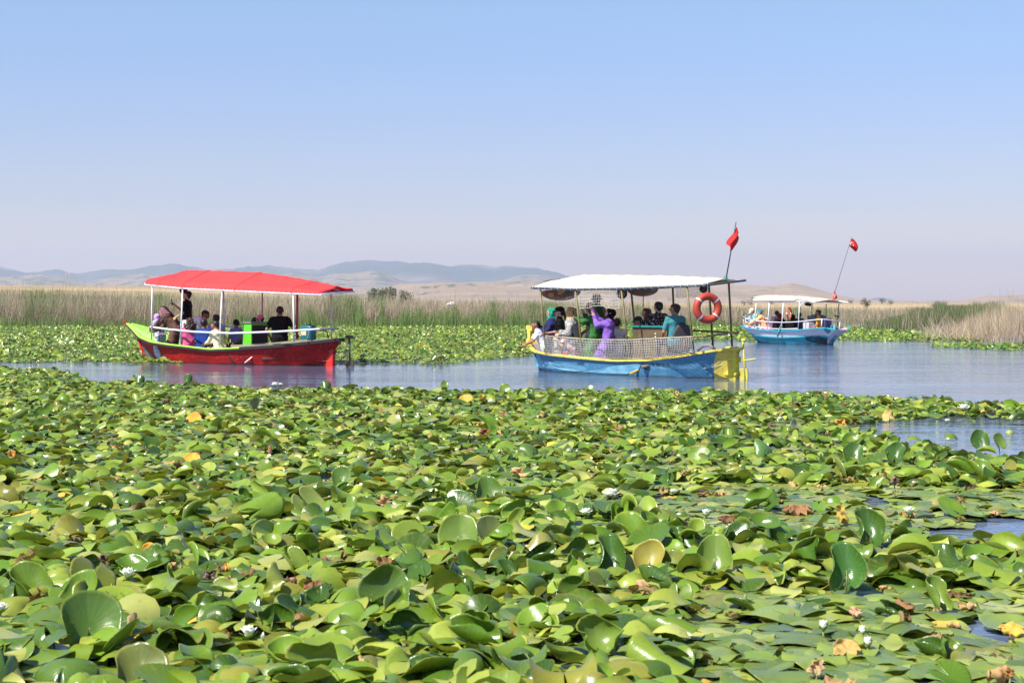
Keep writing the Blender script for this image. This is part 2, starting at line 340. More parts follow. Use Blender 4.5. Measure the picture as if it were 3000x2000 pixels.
def make_reeds():
    n = 105000
    px = R.uniform(-350, 2760, n); d = 97.5 + 9 * R.uniform(0, 1, n) ** 1.3
    P = np.stack([(px - 1500) / F * d, d, np.full(n, -.1)], -1)
    top = CH + (HZ - np.interp(px, *zip(*TOPY))) / F * 101 + .1
    g = .45 * smoothnoise(px, 90, 1) + .35 * smoothnoise(px, 22, 2) + .2 * smoothnoise(px, 7, 5)
    for c, w in ((470, 40), (1030, 45), (1115, 22), (1445, 24), (1560, 30), (1700, 22), (2330, 30)): g = np.maximum(g, .92 * np.exp(-((px - c) / w) ** 2))
    front = np.clip((100.5 - d) / 3, 0, 1); back = np.clip((d - 103) / 2, 0, 1) * (np.clip((900 - px) / 300, 0, 1) * .45 + .10 + .3 * (px > 2100))
    pg = np.clip(.02 + (g - .56) * 1.6, .03, .9); pg = np.clip(pg + back, 0, .95)
    green = R.uniform(0, 1, n) < pg
    H = top * R.uniform(.7, 1.03, n) * (1 - .25 * front); tall = R.uniform(0, 1, n) < .02; H = np.where(tall, top * R.uniform(1.05, 1.35, n), H)
    lean = np.abs(R.normal(0, .28, n)); lean = np.where(green, np.abs(R.normal(0, .10, n)), lean); fall = (~green) & (R.uniform(0, 1, n) < .55); lean = np.where(fall, R.uniform(.4, 1.35, n), lean); lean = np.where(tall, .05, lean)
    bend = np.where(green, R.uniform(0, .5, n), R.uniform(-.2, .5, n))
    col = np.where(green[:, None], GRN[R.integers(0, 4, n)], TAN[R.integers(0, 5, n)]) * R.uniform(.75, 1.2, n)[:, None]
    wid = np.where(tall, .012, R.uniform(.014, .034, n))
    k = px < 2760
    reedobj('reed_bed', 'bed of dry tan reeds with green clumps lining the far shore', 'reeds', P, H, lean, bend, wid, col)
    # young green fringe at the foot of the bed
    n = 26000; px = R.uniform(-350, 2620, n); d = 95.6 + 2.6 * R.uniform(0, 1, n)
    keep = R.uniform(0, 1, n) < np.clip(.25 + 1.0 * smoothnoise(px, 60, 9) + .3 * ((px > 900) & (px < 1650)) - .45 * (px > 2150), .05, 1); px, d = px[keep], d[keep]; n = len(px)
    P = np.stack([(px - 1500) / F * d, d, np.full(n, -.05)], -1); H = R.uniform(.25, 1.0, n) * (.35 + .8 * smoothnoise(px, 35, 12)) * np.where(px > 2150, .7, 1) * np.where((px > 880) & (px < 1700), 1.45, 1)
    reedobj('green_rushes', 'fringe of young green rushes between the reeds and the far lily pads', 'rushes', P, H, np.abs(R.normal(0, .12, n)), R.uniform(0, .4, n), R.uniform(.014, .03, n), GRN[R.integers(0, 4, n)] * R.uniform(.8, 1.35, n)[:, None])
    # right hand side: pale stubs, dark green cattails, dry reeds close by
    n = 9000; px = R.uniform(2150, 3300, n); t = R.uniform(0, 1, n)
    y0 = np.interp(px, [2150, 2560, 2700, 2883, 3000, 3300], [957, 962, 975, 999, 1003, 1003]); y1 = np.full(n, 952.)
    py = y0 * t + y1 * (1 - t); d = F * CH / (py - HZ)
    P = np.stack([(px - 1500) / F * d, d, np.full(n, -.05)], -1)
    reedobj('reed_stubble', 'pale broken reed stubble standing in the shallow water right of the third boat', 'reed stubble', P, R.uniform(.12, .5, n), np.abs(R.normal(0, .25, n)), np.zeros(n), R.uniform(.012, .028, n), np.array([[.5, .42, .33]]) * R.uniform(.6, 1.15, n)[:, None])
    n = 13000; px = np.clip(R.normal(2760, 95, n), 2540, 3050); d = R.uniform(80, 95, n)
    P = np.stack([(px - 1500) / F * d, d, np.full(n, -.05)], -1)
    e = np.clip((px - 2560) / 190, .1, 1) * (.75 + .4 * smoothnoise(px, 18, 41))
    reedobj('cattails', 'dense dark green cattail clump behind the dry reeds on the right', 'cattails', P, R.uniform(.75, 1.12, n) * (.5 + .95 * e), np.abs(R.normal(.05, .13, n)), R.uniform(0, .45, n), R.uniform(.014, .03, n), np.where((R.uniform(0, 1, n) < .22 + .3 * smoothnoise(px, 25, 44))[:, None], TAN[R.integers(0, 5, n)] * .8, GRN[R.integers(0, 4, n)] * np.array([.8, .85, .8])) * R.uniform(.6, 1.25, n)[:, None])
    n = 26000; u = R.uniform(0, 1, n); px = 2700 + 650 * u ** .62; d = 61 + 15 * R.uniform(0, 1, n)
    P = np.stack([(px - 1500) / F * d, d, np.full(n, -.05)], -1); e = np.clip((px - 2690) / 230, .18, 1)
    fall = R.uniform(0, 1, n) < .45; tall = R.uniform(0, 1, n) < .012
    H = R.uniform(.4, 1.6, n) * e; H = np.where(fall, R.uniform(.4, 1.5, n), H); H = np.where(tall, R.uniform(1.8, 2.4, n) * e, H)
    lean = np.where(fall, R.uniform(.5, 1.5, n), np.abs(R.normal(0, .25, n))); lean = np.where(tall, .12, lean)
    reedobj('dry_reeds', 'tangle of pale dry reeds leaning over the water at the right edge', 'reeds', P, H, lean, R.uniform(-.2, .3, n), R.uniform(.008, .02, n), (TAN[R.integers(0, 5, n)] * 1.12 + np.array([.05, .02, .0])) * R.uniform(.7, 1.2, n)[:, None])
make_reeds()
# ---------------------------------------------------------------- far trees, bushes and towers
CROWN = attr_mat('crown_leaves', .7, .15)
BARK = mat('bark', (.12, .09, .065), .9)
def landz(px, d):
    i = np.interp(px, TERR[0], np.arange(len(TERR[0]))); j = np.interp(d, TERR[1], np.arange(len(TERR[1]))); i0, j0 = int(min(i, len(TERR[0]) - 2)), int(min(j, len(TERR[1]) - 2)); a, b = i - i0, j - j0; Z = TERR[2]
    return float(Z[j0, i0] * (1 - a) * (1 - b) + Z[j0, i0 + 1] * a * (1 - b) + Z[j0 + 1, i0] * (1 - a) * b + Z[j0 + 1, i0 + 1] * a * b)
def stands(px, py, d0):
    """distance at which the line of sight meets the land"""
    for d in np.geomspace(180, 9000, 500):
        if landz(px, d) >= CH - (py - HZ) / F * d: return float(d)
    return d0
def tree(name, px, py, d, w, h, label, tone=(.07, .10, .045), n=900, zb=None, group=None):
    if d > 350: d1 = stands(px, py, d); w, h, d = w * d1 / d, h * d1 / d, d1; base = at(px, py, d)
    else: top_ = at(px, py, d).z + h; base = at(px, py, d); base.z = landz(px, d) - .1; h = top_ - base.z
    t = empty(name, base, label, 'tree' if 'tree' in name else 'bush', group)
    mb = MB(); mb.tube([(0, 0, -.8), (0, 0, h * .3), (w * .05, 0, h * .6)], [w * .05, w * .035, w * .015], 6)
    for a in range(4): mb.tube([(0, 0, h * .25), (math.cos(a * 1.7) * w * .25, math.sin(a * 1.7) * w * .25, h * .6)], [w * .02, w * .008], 5)
    mb.build('trunk', BARK, t, smooth=True)
    k = 16; cx = R.uniform(-1, 1, (k, 3)) * [w * .36, w * .3, h * .32] + [0, 0, h * .52]; cr = R.uniform(.16, .30, k) * w
    i = R.integers(0, k, n); dv = R.normal(0, 1, (n, 3)); dv /= np.linalg.norm(dv, axis=1)[:, None]
    P = cx[i] + dv * (cr[i] * R.uniform(.55, 1.05, n))[:, None] * [1, 1, min(1, h / w)]
    a = R.normal(0, 1, (n, 3)); a /= np.linalg.norm(a, axis=1)[:, None]; b = np.cross(a, R.normal(0, 1, (n, 3))); b /= np.linalg.norm(b, axis=1)[:, None]
    s = (w * .045) * R.uniform(.6, 1.3, n)[:, None]
    V = np.stack([P - a * s, P + b * s * .6, P + a * s, P - b * s * .6], 1).reshape(-1, 3); f = np.arange(4 * n).reshape(-1, 4)
    C = np.repeat(np.array(tone) * R.uniform(.6, 1.5, n)[:, None], 4, 0)
    o = bpy.data.objects.new('crown', bigmesh('crown', V, [f], CROWN, C, smooth=False)); COL.objects.link(o); o.parent = t
tree('tree', 1101, 864, 300, 3.4, 1.8, 'round dark green tree above the reeds, left of the joined pair', (.12, .15, .085), n=1500)
tree('tree', 1134, 864, 305, 3.5, 1.9, 'spreading dark green tree above the reeds, right of the joined pair', (.13, .16, .09), n=1500)
tree('bush', 1185, 864, 320, 3.6, 1.0, 'low wide bush in the reeds just right of the pair of trees', (.11, .13, .06))
BUSH = [(2180, 895, 620, 3.2, 2.6, 'pale grey bush on the plain left of the third boat\'s canopy'), (2199, 895, 560, 2.6, 2.4, 'dark bush nearest the left end of the third boat\'s canopy'),
        (2208, 883, 1100, 5.2, 4.2, 'bush on the tan slope just above the left end of the third canopy'), (2260, 892, 700, 2.4, 2.0, 'small bush seen under the third boat\'s canopy'),
        (2487, 887, 900, 2.8, 2.2, 'first of the small bushes right of the third boat\'s canopy'), (2494, 890, 900, 3.4, 2.8, 'bush paired with a smaller one right of the third boat\'s canopy'),
        (2529, 889, 900, 4.0, 3.2, 'round bush on the plain above the lone upright tree'), (2584, 891, 800, 4.4, 3.2, 'wide bush on the plain right of the lone upright tree'),
        (2610, 893, 760, 3.8, 2.2, 'flat bush on the golden field, rightmost of the middle group'), (2524, 893, 800, 2.0, 1.8, 'tiny bush just left of the lone upright tree'),
        (2734, 900, 560, 2.0, 1.5, 'small bush on the golden field above the dark cattails'), (2892, 897, 620, 2.4, 1.9, 'small bush seen through the tall dry reeds on the right')]
for a in BUSH: tree('bush', *a[:5], a[5], (.10, .13, .10), 260, group='bushes scattered over the plain')
tree('tree', 2540, 906, 420, 2.3, 3.6, 'lone upright dark tree on the plain right of the third boat', (.06, .09, .06), 700)
STEEL = mat('galvanised_steel', (.45, .46, .48), .5, metal=.3)
def lattice(mb, w0, w1, z0, z1, n, r):
    for sx in (-1, 1):
        for sy in (-1, 1): mb.tube([(sx * w0, sy * w0, z0), (sx * w1, sy * w1, z1)], r, 4)
    for i in range(n):
        a, b = i / n, (i + 1) / n; wa, wb = w0 + (w1 - w0) * a, w0 + (w1 - w0) * b; za, zb = z0 + (z1 - z0) * a, z0 + (z1 - z0) * b
        for s in (-1, 1):
            mb.tube([(-wa, s * wa, za), (wb, s * wb, zb)], r * .7, 4); mb.tube([(wa, s * wa, za), (-wb, s * wb, zb)], r * .7, 4)
t = empty('radio_mast', at(198, 838, stands(198, 838, 430)), 'lattice radio mast with white and grey bands standing on the left field', 'mast')
MH = 41 / F * t.location.y; mb = MB(); lattice(mb, .5, .35, -1.5, MH, 9, .06); mb.build('lattice', STEEL, t)
WPL = mat('white_plastic', (.75, .75, .75), .5)
for sx in (-1, 1):
    for z in (.55, .72, .87): mb = MB(); mb.tube([(sx * .45, 0, z * MH), (sx * .45, 0, (z + .11) * MH)], .11, 6); mb.build('antenna', WPL, t)
for px, py, h, lb in ((2785, 893, 36, 'tall power pylon on the skyline right of the third boat'), (2386, 873, 10, 'small grey power pylon above the third boat\'s canopy'), (2653, 889, 11, 'faint power pylon on the plain right of the lone upright tree')):
    d = 2500 if h > 20 else 1500 ; H = h / F * d
    d = stands(px, py, d); H = h / F * d
    t = empty('power_pylon', at(px, py, d), lb, 'pylon', 'power pylons on the plain')
    kq = d / 2500; mb = MB(); lattice(mb, H * .10, H * .03, -2, H, 6, .10 * kq); mb.build('lattice', STEEL, t)
    for z, w in ((.97, .17), (.82, .22)):
        mb = MB(); mb.tube([(-H * w, 0, H * z), (H * w, 0, H * z)], .12 * kq, 4); mb.tube([(-H * w, 0, H * z), (0, 0, H * (z + .05)), (H * w, 0, H * z)], .08 * kq, 4); mb.build('crossarm', STEEL, t)
WHITEB = mat('white_feathers', (.8, .8, .78), .7)
def bird(px, py, d, label, up):
    mb = MB(); mb.cone((-.22, 0, 0), (.16, 0, .02), .07, .05, 8); mb.cone((.16, 0, .02), (.30, 0, .10), .03, .035, 8); mb.cone((.32, 0, .1), (.42, 0, .09), .012, .004, 6); mb.cone((-.22, 0, 0), (-.5, 0, -.03), .02, .008, 6)
    for s in (-1, 1): mb.grid([[(.12, 0, .03), (.1, s * .25, .03 + up), (.02, s * .52, up * .8)], [(-.12, 0, .03), (-.14, s * .25, .025 + up), (-.06, s * .54, up * .75)], [(-.12, 0, .02), (-.14, s * .25, .015 + up), (-.06, s * .54, up * .75 - .01)], [(.12, 0, .02), (.1, s * .25, .02 + up), (.02, s * .52, up * .8 - .01)]])
    o = mb.build('white_egret', WHITEB, smooth=True); o.scale = (.55, .55, .55); o.location = at(px, py, d); o.rotation_euler = (0, 0, .35); tag(o, label, 'bird', 'egrets flying before the reeds')
bird(1316, 892, 90, 'white egret flying low before the reeds, lower left of the pair', .10); bird(1323, 890, 91, 'white egret flying low before the reeds, upper right of the pair', .16)
# ---------------------------------------------------------------- water lilies
def leaf_mat():
    m = bpy.data.materials.new('lily_leaf'); m.use_nodes = True; t = m.node_tree; b = t.nodes['Principled BSDF']; N = t.nodes.new; L = t.links.new
    a = N('ShaderNodeAttribute'); a.attribute_name = 'col'
    uv = N('ShaderNodeUVMap'); uv.uv_map = 'uv'; sp = N('ShaderNodeSeparateXYZ'); L(uv.outputs[0], sp.inputs[0])
    at2 = N('ShaderNodeMath'); at2.operation = 'ARCTAN2'; L(sp.outputs[1], at2.inputs[0]); L(sp.outputs[0], at2.inputs[1])
    ln = N('ShaderNodeVectorMath'); ln.operation = 'LENGTH'; L(uv.outputs[0], ln.inputs[0])
    def M(op, x, y=None, z=None):
        k = N('ShaderNodeMath'); k.operation = op
        for i, q in enumerate((x, y, z)):
            if q is None: continue
            if isinstance(q, (int, float)): k.inputs[i].default_value = q
            else: L(q, k.inputs[i])
        return k.outputs[0]
    fork = M('MULTIPLY', ln.outputs['Value'], .5)
    vein = M('POWER', M('ABSOLUTE', M('COSINE', M('ADD', M('MULTIPLY', at2.outputs[0], 10.), fork))), 14.)
    tc = N('ShaderNodeTexCoord'); n1 = N('ShaderNodeTexNoise'); n1.inputs['Scale'].default_value = 9; n1.inputs['Detail'].default_value = 4; L(tc.outputs['Object'], n1.inputs[0])
    n2 = N('ShaderNodeTexNoise'); n2.inputs['Scale'].default_value = 60; n2.inputs['Detail'].default_value = 2; L(tc.outputs['Object'], n2.inputs[0])
    def mix(f, c1, c2, bl='MIX'):
        k = N('ShaderNodeMix'); k.data_type = 'RGBA'; k.blend_type = bl
        for i, q in ((0, f), (6, c1), (7, c2)):
            if isinstance(q, tuple): k.inputs[i].default_value = (*q, 1)
            elif isinstance(q, float): k.inputs[i].default_value = q
            else: L(q, k.inputs[i])
        return k.outputs[2]
    def mr(s, a0, a1, b0, b1):
        k = N('ShaderNodeMapRange'); L(s, k.inputs[0])
        for i, q in enumerate((a0, a1, b0, b1)): k.inputs[i + 1].default_value = q
        return k.outputs[0]
    c = mix(mr(n1.outputs[0], .3, .7, 0, 1), a.outputs[0], mix(1.0, a.outputs[0], (1.28, 1.2, .9), 'MULTIPLY'))
    c = mix(M('MULTIPLY', vein, .07), c, (.42, .44, .16))
    c = mix(mr(n2.outputs[0], .68, .74, 0, .55), c, (.22, .13, .05))                       # specks
    n3 = N('ShaderNodeTexNoise'); n3.inputs['Scale'].default_value = 24; n3.inputs['Detail'].default_value = 3; L(tc.outputs['Object'], n3.inputs[0]); c = mix(mr(n3.outputs[0], .66, .72, 0, .6), c, (.30, .24, .07))
    rim = M('MULTIPLY', mr(ln.outputs['Value'], .92, 1.0, 0, .35), mr(n1.outputs[0], .45, .6, 0, 1))
    c = mix(rim, c, (.40, .30, .07))                                                        # browning rims
    geo = N('ShaderNodeNewGeometry')
    under = mix(.35, c, (.22, .25, .08))
    c = mix(geo.outputs['Backfacing'], c, under)
    L(c, b.inputs['Base Color']); b.inputs['Roughness'].default_value = .3
    L(mr(n1.outputs[0], .3, .7, .20, .40), b.inputs['Roughness'])
    sc = N('ShaderNodeSeparateColor'); L(a.outputs[0], sc.inputs[0]); dry = mr(M('SUBTRACT', sc.outputs[0], sc.outputs[1]), .02, .06, 0, 1)
    L(M('ADD', mr(n1.outputs[0], .3, .7, .16, .40), M('MULTIPLY', dry, .45)), b.inputs['Roughness'])
    h = M('ADD', M('MULTIPLY', vein, .11), M('MULTIPLY', n2.outputs[0], .5))
    bp = N('ShaderNodeBump'); bp.inputs['Distance'].default_value = .003; bp.inputs['Strength'].default_value = .5; L(h, bp.inputs['Height']); L(bp.outputs[0], b.inputs['Normal'])
    tr = N('ShaderNodeBsdfTranslucent'); L(mix(1.0, c, (1.45, 1.3, .55), 'MULTIPLY'), tr.inputs[0])
    ms = N('ShaderNodeMixShader'); ms.inputs[0].default_value = .18; L(b.outputs[0], ms.inputs[1]); L(tr.outputs[0], ms.inputs[2]); L(ms.outputs[0], t.nodes['Material Output'].inputs[0])
    return m
LEAF = leaf_mat()
STEM = mat('leaf_stalk', (.16, .20, .06), .5)
GCOL = np.array([[.058, .120, .012], [.122, .208, .018], [.188, .278, .030], [.265, .325, .050], [.205, .212, .032], [.092, .165, .026], [.33, .36, .10]])
GW = np.array([.2, .23, .23, .14, .08, .05, .07])
def leafset(n, kind='mix'):
    """random leaf parameters"""
    q = {}
    q['R'] = np.clip(R.normal(.101, .024, n), .045, .16); q['rot'] = R.uniform(0, 2 * np.pi, n)
    q['tdir'] = R.uniform(0, 2 * np.pi, n); q['tilt'] = np.abs(R.normal(0, .13, n)) + .02
    q['kx'] = R.normal(-.5, .65, n); q['ky'] = R.normal(-.5, .9, n)
    q['wav'] = np.abs(R.normal(0, .07, n)); q['ph'] = R.uniform(0, 6.28, n); q['wk'] = R.integers(2, 6, n).astype(float)
    q['crum'] = np.zeros(n); q['z'] = R.uniform(.012, .05, n); q['gap'] = R.uniform(.08, .3, n)
    c = GCOL[R.choice(7, n, p=GW)]; c = c * R.uniform(.78, 1.22, n)[:, None]
    u = R.uniform(0, 1, n)
    yel = u < .010; brn = (u > .022) & (u < .052); tan = (u > .062) & (u < .082)
    c = np.where(yel[:, None], np.array([.62, .42, .05]) * R.uniform(.8, 1.15, n)[:, None], c)
    c = np.where(brn[:, None], np.array([.17, .085, .04]) * R.uniform(.6, 1.5, n)[:, None], c)
    c = np.where(tan[:, None], np.array([.42, .26, .13]) * R.uniform(.7, 1.2, n)[:, None], c)
    q['crum'] = np.where(brn | tan, R.uniform(.25, .6, n), np.where(yel, .1, 0)); dead = brn | tan
    q['R'] = np.where(dead, q['R'] * .52, np.where(yel, q['R'] * .75, q['R'])); q['ky'] = np.where(dead, R.normal(0, 2.6, n), q['ky']); q['kx'] = np.where(dead, R.normal(0, 2, n), q['kx'])
    q['col'] = c; q['dead'] = dead
    return q
def leafgeo(q, nr, na):
    """vertices (n, nv, 3) before placement, template faces and uv"""
    n = len(q['R']); rr = {1: [1.], 2: [.6, 1.], 3: [.42, .78, 1.], 5: [.25, .5, .74, .9, 1.]}[nr]
    s = np.linspace(0, 1, na); th = -np.pi + q['gap'][:, None] + s[None, :] * (2 * np.pi - 2 * q['gap'][:, None])       # n,na
    e3, e5 = .035 * np.sin(3 * th + q['ph'][:, None] * 2), .02 * np.sin(5 * th + q['ph'][:, None] * 3) + .012 * np.sin(11 * th + q['ph'][:, None] * 5)
    edge = np.pi - q['gap'][:, None] - np.abs(th)
    lobes = 1 + e3 + e5 + .06 * np.exp(-((np.abs(th) - 2.3) / .4) ** 2) - .30 * np.exp(-(edge / .16) ** 2) - .05 * np.cos(2 * th)
    xs, ys, rs = [np.zeros((n, 1))], [np.zeros((n, 1))], [np.zeros((n, 1))]
    for r in rr:
        l = 1 + (lobes - 1) * r; xs.append(r * l * np.cos(th) * 1.10); ys.append(r * l * np.sin(th) * .92); rs.append(np.full((n, na), r))
    x = np.concatenate(xs, 1); y = np.concatenate(ys, 1); r = np.concatenate(rs, 1); tt = np.concatenate([np.zeros((n, 1))] + [th] * len(rr), 1)
    uv = np.stack([x, y], -1)
    z = q['wav'][:, None] * r ** 3 * np.sin(q['wk'][:, None] * tt + q['ph'][:, None])
    z = z + q['crum'][:, None] * r * np.sin(7 * x + q['ph'][:, None]) * np.cos(6 * y + 2 * q['ph'][:, None])
    z = z - .05 * np.exp(-(y / .12) ** 2) * (r > .1) * (x > 0) * r                                             # crease at the midrib
    def bend(u, z, k):
        k = np.where(np.abs(k) < 1e-3, 1e-3, k)[:, None]; rad = 1 / k - z
        return rad * np.sin(k * u), 1 / k - rad * np.cos(k * u)
    y, z = bend(y, z, q['ky']); x, z = bend(x, z, q['kx'])
    V = np.stack([x, y, z], -1) * q['R'][:, None, None]
    c, s_ = np.cos(q['rot'])[:, None], np.sin(q['rot'])[:, None]
    V = np.stack([V[..., 0] * c - V[..., 1] * s_, V[..., 0] * s_ + V[..., 1] * c, V[..., 2]], -1)
    # tilt about the horizontal axis at right angles to tdir: the side towards tdir goes down
    d = np.stack([np.cos(q['tdir']), np.sin(q['tdir'])], -1); a = V[..., 0] * d[:, None, 0] + V[..., 1] * d[:, None, 1]; b = -V[..., 0] * d[:, None, 1] + V[..., 1] * d[:, None, 0]
    ct, st = np.cos(q['tilt'])[:, None], np.sin(q['tilt'])[:, None]
    a2 = a * ct + V[..., 2] * st; z2 = -a * st + V[..., 2] * ct
    V = np.stack([a2 * d[:, None, 0] - b * d[:, None, 1], a2 * d[:, None, 1] + b * d[:, None, 0], z2], -1)
    tri = np.array([(0, 1 + i, 2 + i) for i in range(na - 1)]); quads = []
    for k in range(len(rr) - 1):
        o = 1 + k * na; quads += [(o + i, o + na + i, o + na + i + 1, o + i + 1) for i in range(na - 1)]
    return V, tri, np.array(quads).reshape(-1, 4), uv
def place(V, q):
    lo = V[..., 2].min(1); z = np.maximum(q['z'], q['z'] * .3 + .006 - lo * q['lift'])
    return V + np.stack([q['x'], q['y'], z], -1)[:, None, :], z
def sub(q, m): return {k: v[m] for k, v in q.items()}
def leafmesh(name, q, nr, na):
    V, tri, quads, uv = leafgeo(q, nr, na); V, _ = place(V, q); n, nv = V.shape[:2]; off = (np.arange(n) * nv)[:, None, None]
    fs = [(tri[None] + off).reshape(-1, 3)]
    if len(quads): fs.append((quads[None] + off).reshape(-1, 4))
    return bigmesh(name, V.reshape(-1, 3), fs, LEAF, np.repeat(q['col'], nv, 0), uv.reshape(-1, 2))
def inpoly(px, py, P):
    r = np.zeros(px.shape, bool); j = len(P) - 1
    for i in range(len(P)):
        xi, yi = P[i]; xj, yj = P[j]
        r ^= ((yi > py) != (yj > py)) & (px < (xj - xi) * (py - yi) / (yj - yi + 1e-9) + xi); j = i
    return r
EDGE = [(-400, 1078), (0, 1082), (60, 1092), (145, 1092), (213, 1108), (300, 1126), (383, 1130), (600, 1136), (765, 1150), (1000, 1150), (1200, 1153), (1450, 1158), (1600, 1156), (1800, 1158), (2000, 1160), (2200, 1163), (2400, 1166), (2560, 1178), (2700, 1184), (2830, 1189), (3000, 1199), (3400, 1206)]
HOLES = [[(2480, 1256), (2640, 1228), (3400, 1226), (3400, 1366), (3000, 1356), (2880, 1348), (2760, 1326), (2600, 1300)],
         [(2600, 1568), (2700, 1552), (2800, 1560), (2880, 1528), (3400, 1520), (3400, 1612), (2990, 1606), (2860, 1590), (2700, 1584)],
         [(2510, 1462), (2580, 1458), (2640, 1478), (2560, 1490)], [(2800, 1820), (2860, 1812), (2900, 1850), (3010, 1868), (3010, 1900), (2900, 1890)],
         [(1385, 1366), (1440, 1368), (1430, 1380), (1390, 1376)], [(2650, 1505), (2760, 1500), (2780, 1512), (2680, 1516)], [(230, 1112), (340, 1122), (330, 1132), (250, 1126)], [(2240, 1875), (2330, 1868), (2350, 1884), (2260, 1888)]]
TALLZ = [[(1980, 1300), (2100, 1262), (2500, 1290), (2620, 1300), (2760, 1330), (3400, 1370), (3400, 1440), (2500, 1430), (2100, 1400)], [(1480, 1150), (2450, 1160), (2600, 1200), (2450, 1240), (2000, 1225), (1480, 1190)], [(700, 1520), (1950, 1520), (2250, 1580), (2700, 1640), (2700, 1720), (1700, 1760), (700, 1740)], [(-300, 1700), (600, 1660), (1700, 1780), (1900, 2100), (-300, 2200)]]
FLATZ = [[(1900, 1420), (3400, 1450), (3400, 1640), (2600, 1615), (1900, 1560)], [(2000, 1745), (3400, 1730), (3400, 2200), (2000, 2150)]]
G1, G2, G3, G4, YL, OR, BR, TN = (.05, .12, .018), (.085, .165, .025), (.14, .225, .035), (.20, .25, .05), (.60, .40, .06), (.70, .38, .04), (.16, .08, .04), (.50, .33, .18)
BIG = [(262, 1835, 215, 'large notched leaf held upright with pale ribs, at the lower left corner', 1.05, -60, .3, .8, G2, .13), (1128, 1745, 185, 'very large cupped leaf with a bright sheen facing the camera, low in the middle', 1.0, -70, .7, .9, G2, .12),
       (1345, 1568, 130, 'tall rounded leaf with a white glint raised on a visible stalk above the mat centre', 1.15, -95, .2, .5, G3, .15), (1432, 1560, 100, 'olive leaf standing close behind the tall rounded leaf with a white glint', 1.1, -60, .2, .4, (.15, .19, .05), .12),
       (1790, 1635, 145, 'dark folded leaf standing like a tent, just left of the yellowing leaf', 1.1, -80, .2, 1.7, G1, .13), (1905, 1640, 120, 'leaf turning yellow along its left rim, right of the dark folded leaf', 1.0, -110, .5, .9, (.30, .27, .05), .12),
       (1588, 1602, 95, 'olive rounded leaf standing alone left of the folded dark leaves', 1.1, -90, -.4, -.5, (.25, .25, .07), .08), (1690, 1625, 120, 'boat shaped leaf lying before the dark folded leaf, its hollow in shade', .8, -90, 1.4, .9, G2, .09),
       (2095, 1635, 140, 'large pale rimmed leaf standing right of the yellowing leaf, its face lit', 1.1, -110, .3, .8, G3, .14), (2480, 1668, 155, 'deep cupped dark leaf with a bright flap, largest on the right', 1.15, -90, .3, 1.5, (.05, .14, .025), .15),
       (2545, 1560, 150, 'fan shaped leaf raised high above the flat pads on the right', .95, -100, .5, 1.5, G1, .16), (1190, 1845, 165, 'broad dark leaf folded upward right below the very large cupped one', .75, -90, 1.5, .8, G1, .08),
       (835, 1700, 120, 'pointed leaf folded to a ridge pointing right, left of the very large cupped one', .8, -20, .3, -1.9, G4, .1), (185, 1950, 230, 'huge domed leaf with a bright ridge at the bottom left corner', .55, -80, -.9, -.9, G2, .09),
       (410, 1965, 170, 'large olive leaf leaning left at the bottom edge beside the huge domed one', .9, -70, .3, .7, (.14, .17, .04), .1), (1750, 1890, 200, 'broad bright leaf with a raised right lobe near the bottom centre', .7, -80, .9, 1.2, G3, .09),
       (2735, 1750, 130, 'half folded leaf standing between flat pads, right of the deep cupped dark leaf', .9, -60, .4, 1.6, G3, .1), (1000, 1395, 62, 'square looking leaf standing upright in the left half above a brown patch', 1.2, -90, .2, .5, G2, .1),
       (1430, 1440, 92, 'round leaf standing tall over the middle of the mat', 1.05, -80, .3, .6, G2, .11), (1560, 1320, 90, 'pale shining leaf folded over its neighbour, above the middle of the mat', .9, -60, -.6, -1.2, G2, .12),
       (2240, 1310, 70, 'wide shining leaf leading the tall clump on the right', 1.0, -60, -.5, -.8, (.10, .21, .06), .16), (2500, 1330, 72, 'fan shaped leaf on a pale stalk in the tall clump on the right', 1.1, -90, .2, .8, G1, .16),
       (2625, 1332, 74, 'dark cupped leaf right of the leaf on a pale stalk in the tall clump', 1.05, -100, .3, 1.1, G1, .15), (2870, 1290, 66, 'leftmost of two rounded leaves standing against the water at the right edge', 1.15, -90, .3, .8, G1, .16),
       (2925, 1293, 50, 'yellower of two leaves standing against the water at the right edge', 1.2, -60, .2, .5, G3, .15), (2330, 1250, 46, 'pale grey green leaf standing at the left end of the small inlet', 1.25, -60, .1, .4, (.30, .33, .20), .1),
       (407, 1117, 40, 'domed leaf standing against the channel below the bow of the red boat', .9, -90, .4, -1.2, G1, .12), (548, 1112, 34, 'curled leaf standing highest against the channel below the middle of the red boat', 1.1, -90, .4, -1.2, G1, .15), (952, 1132, 40, 'domed leaf standing against the channel below the stern of the red boat', 1.0, -90, .2, -1., G1, .1),
       (1302, 1128, 26, 'small round leaf standing against the channel between the two near boats', 1.2, -90, .1, .3, G3, .13), (1478, 1138, 34, 'pair leading round leaf against the channel left of the blue boat', 1.2, -90, .1, .3, G3, .12),
       (745, 1190, 52, 'pale olive leaf standing on edge among green ones, upper left of the mat', 1.2, -60, .4, .8, (.25, .27, .12), .1)]
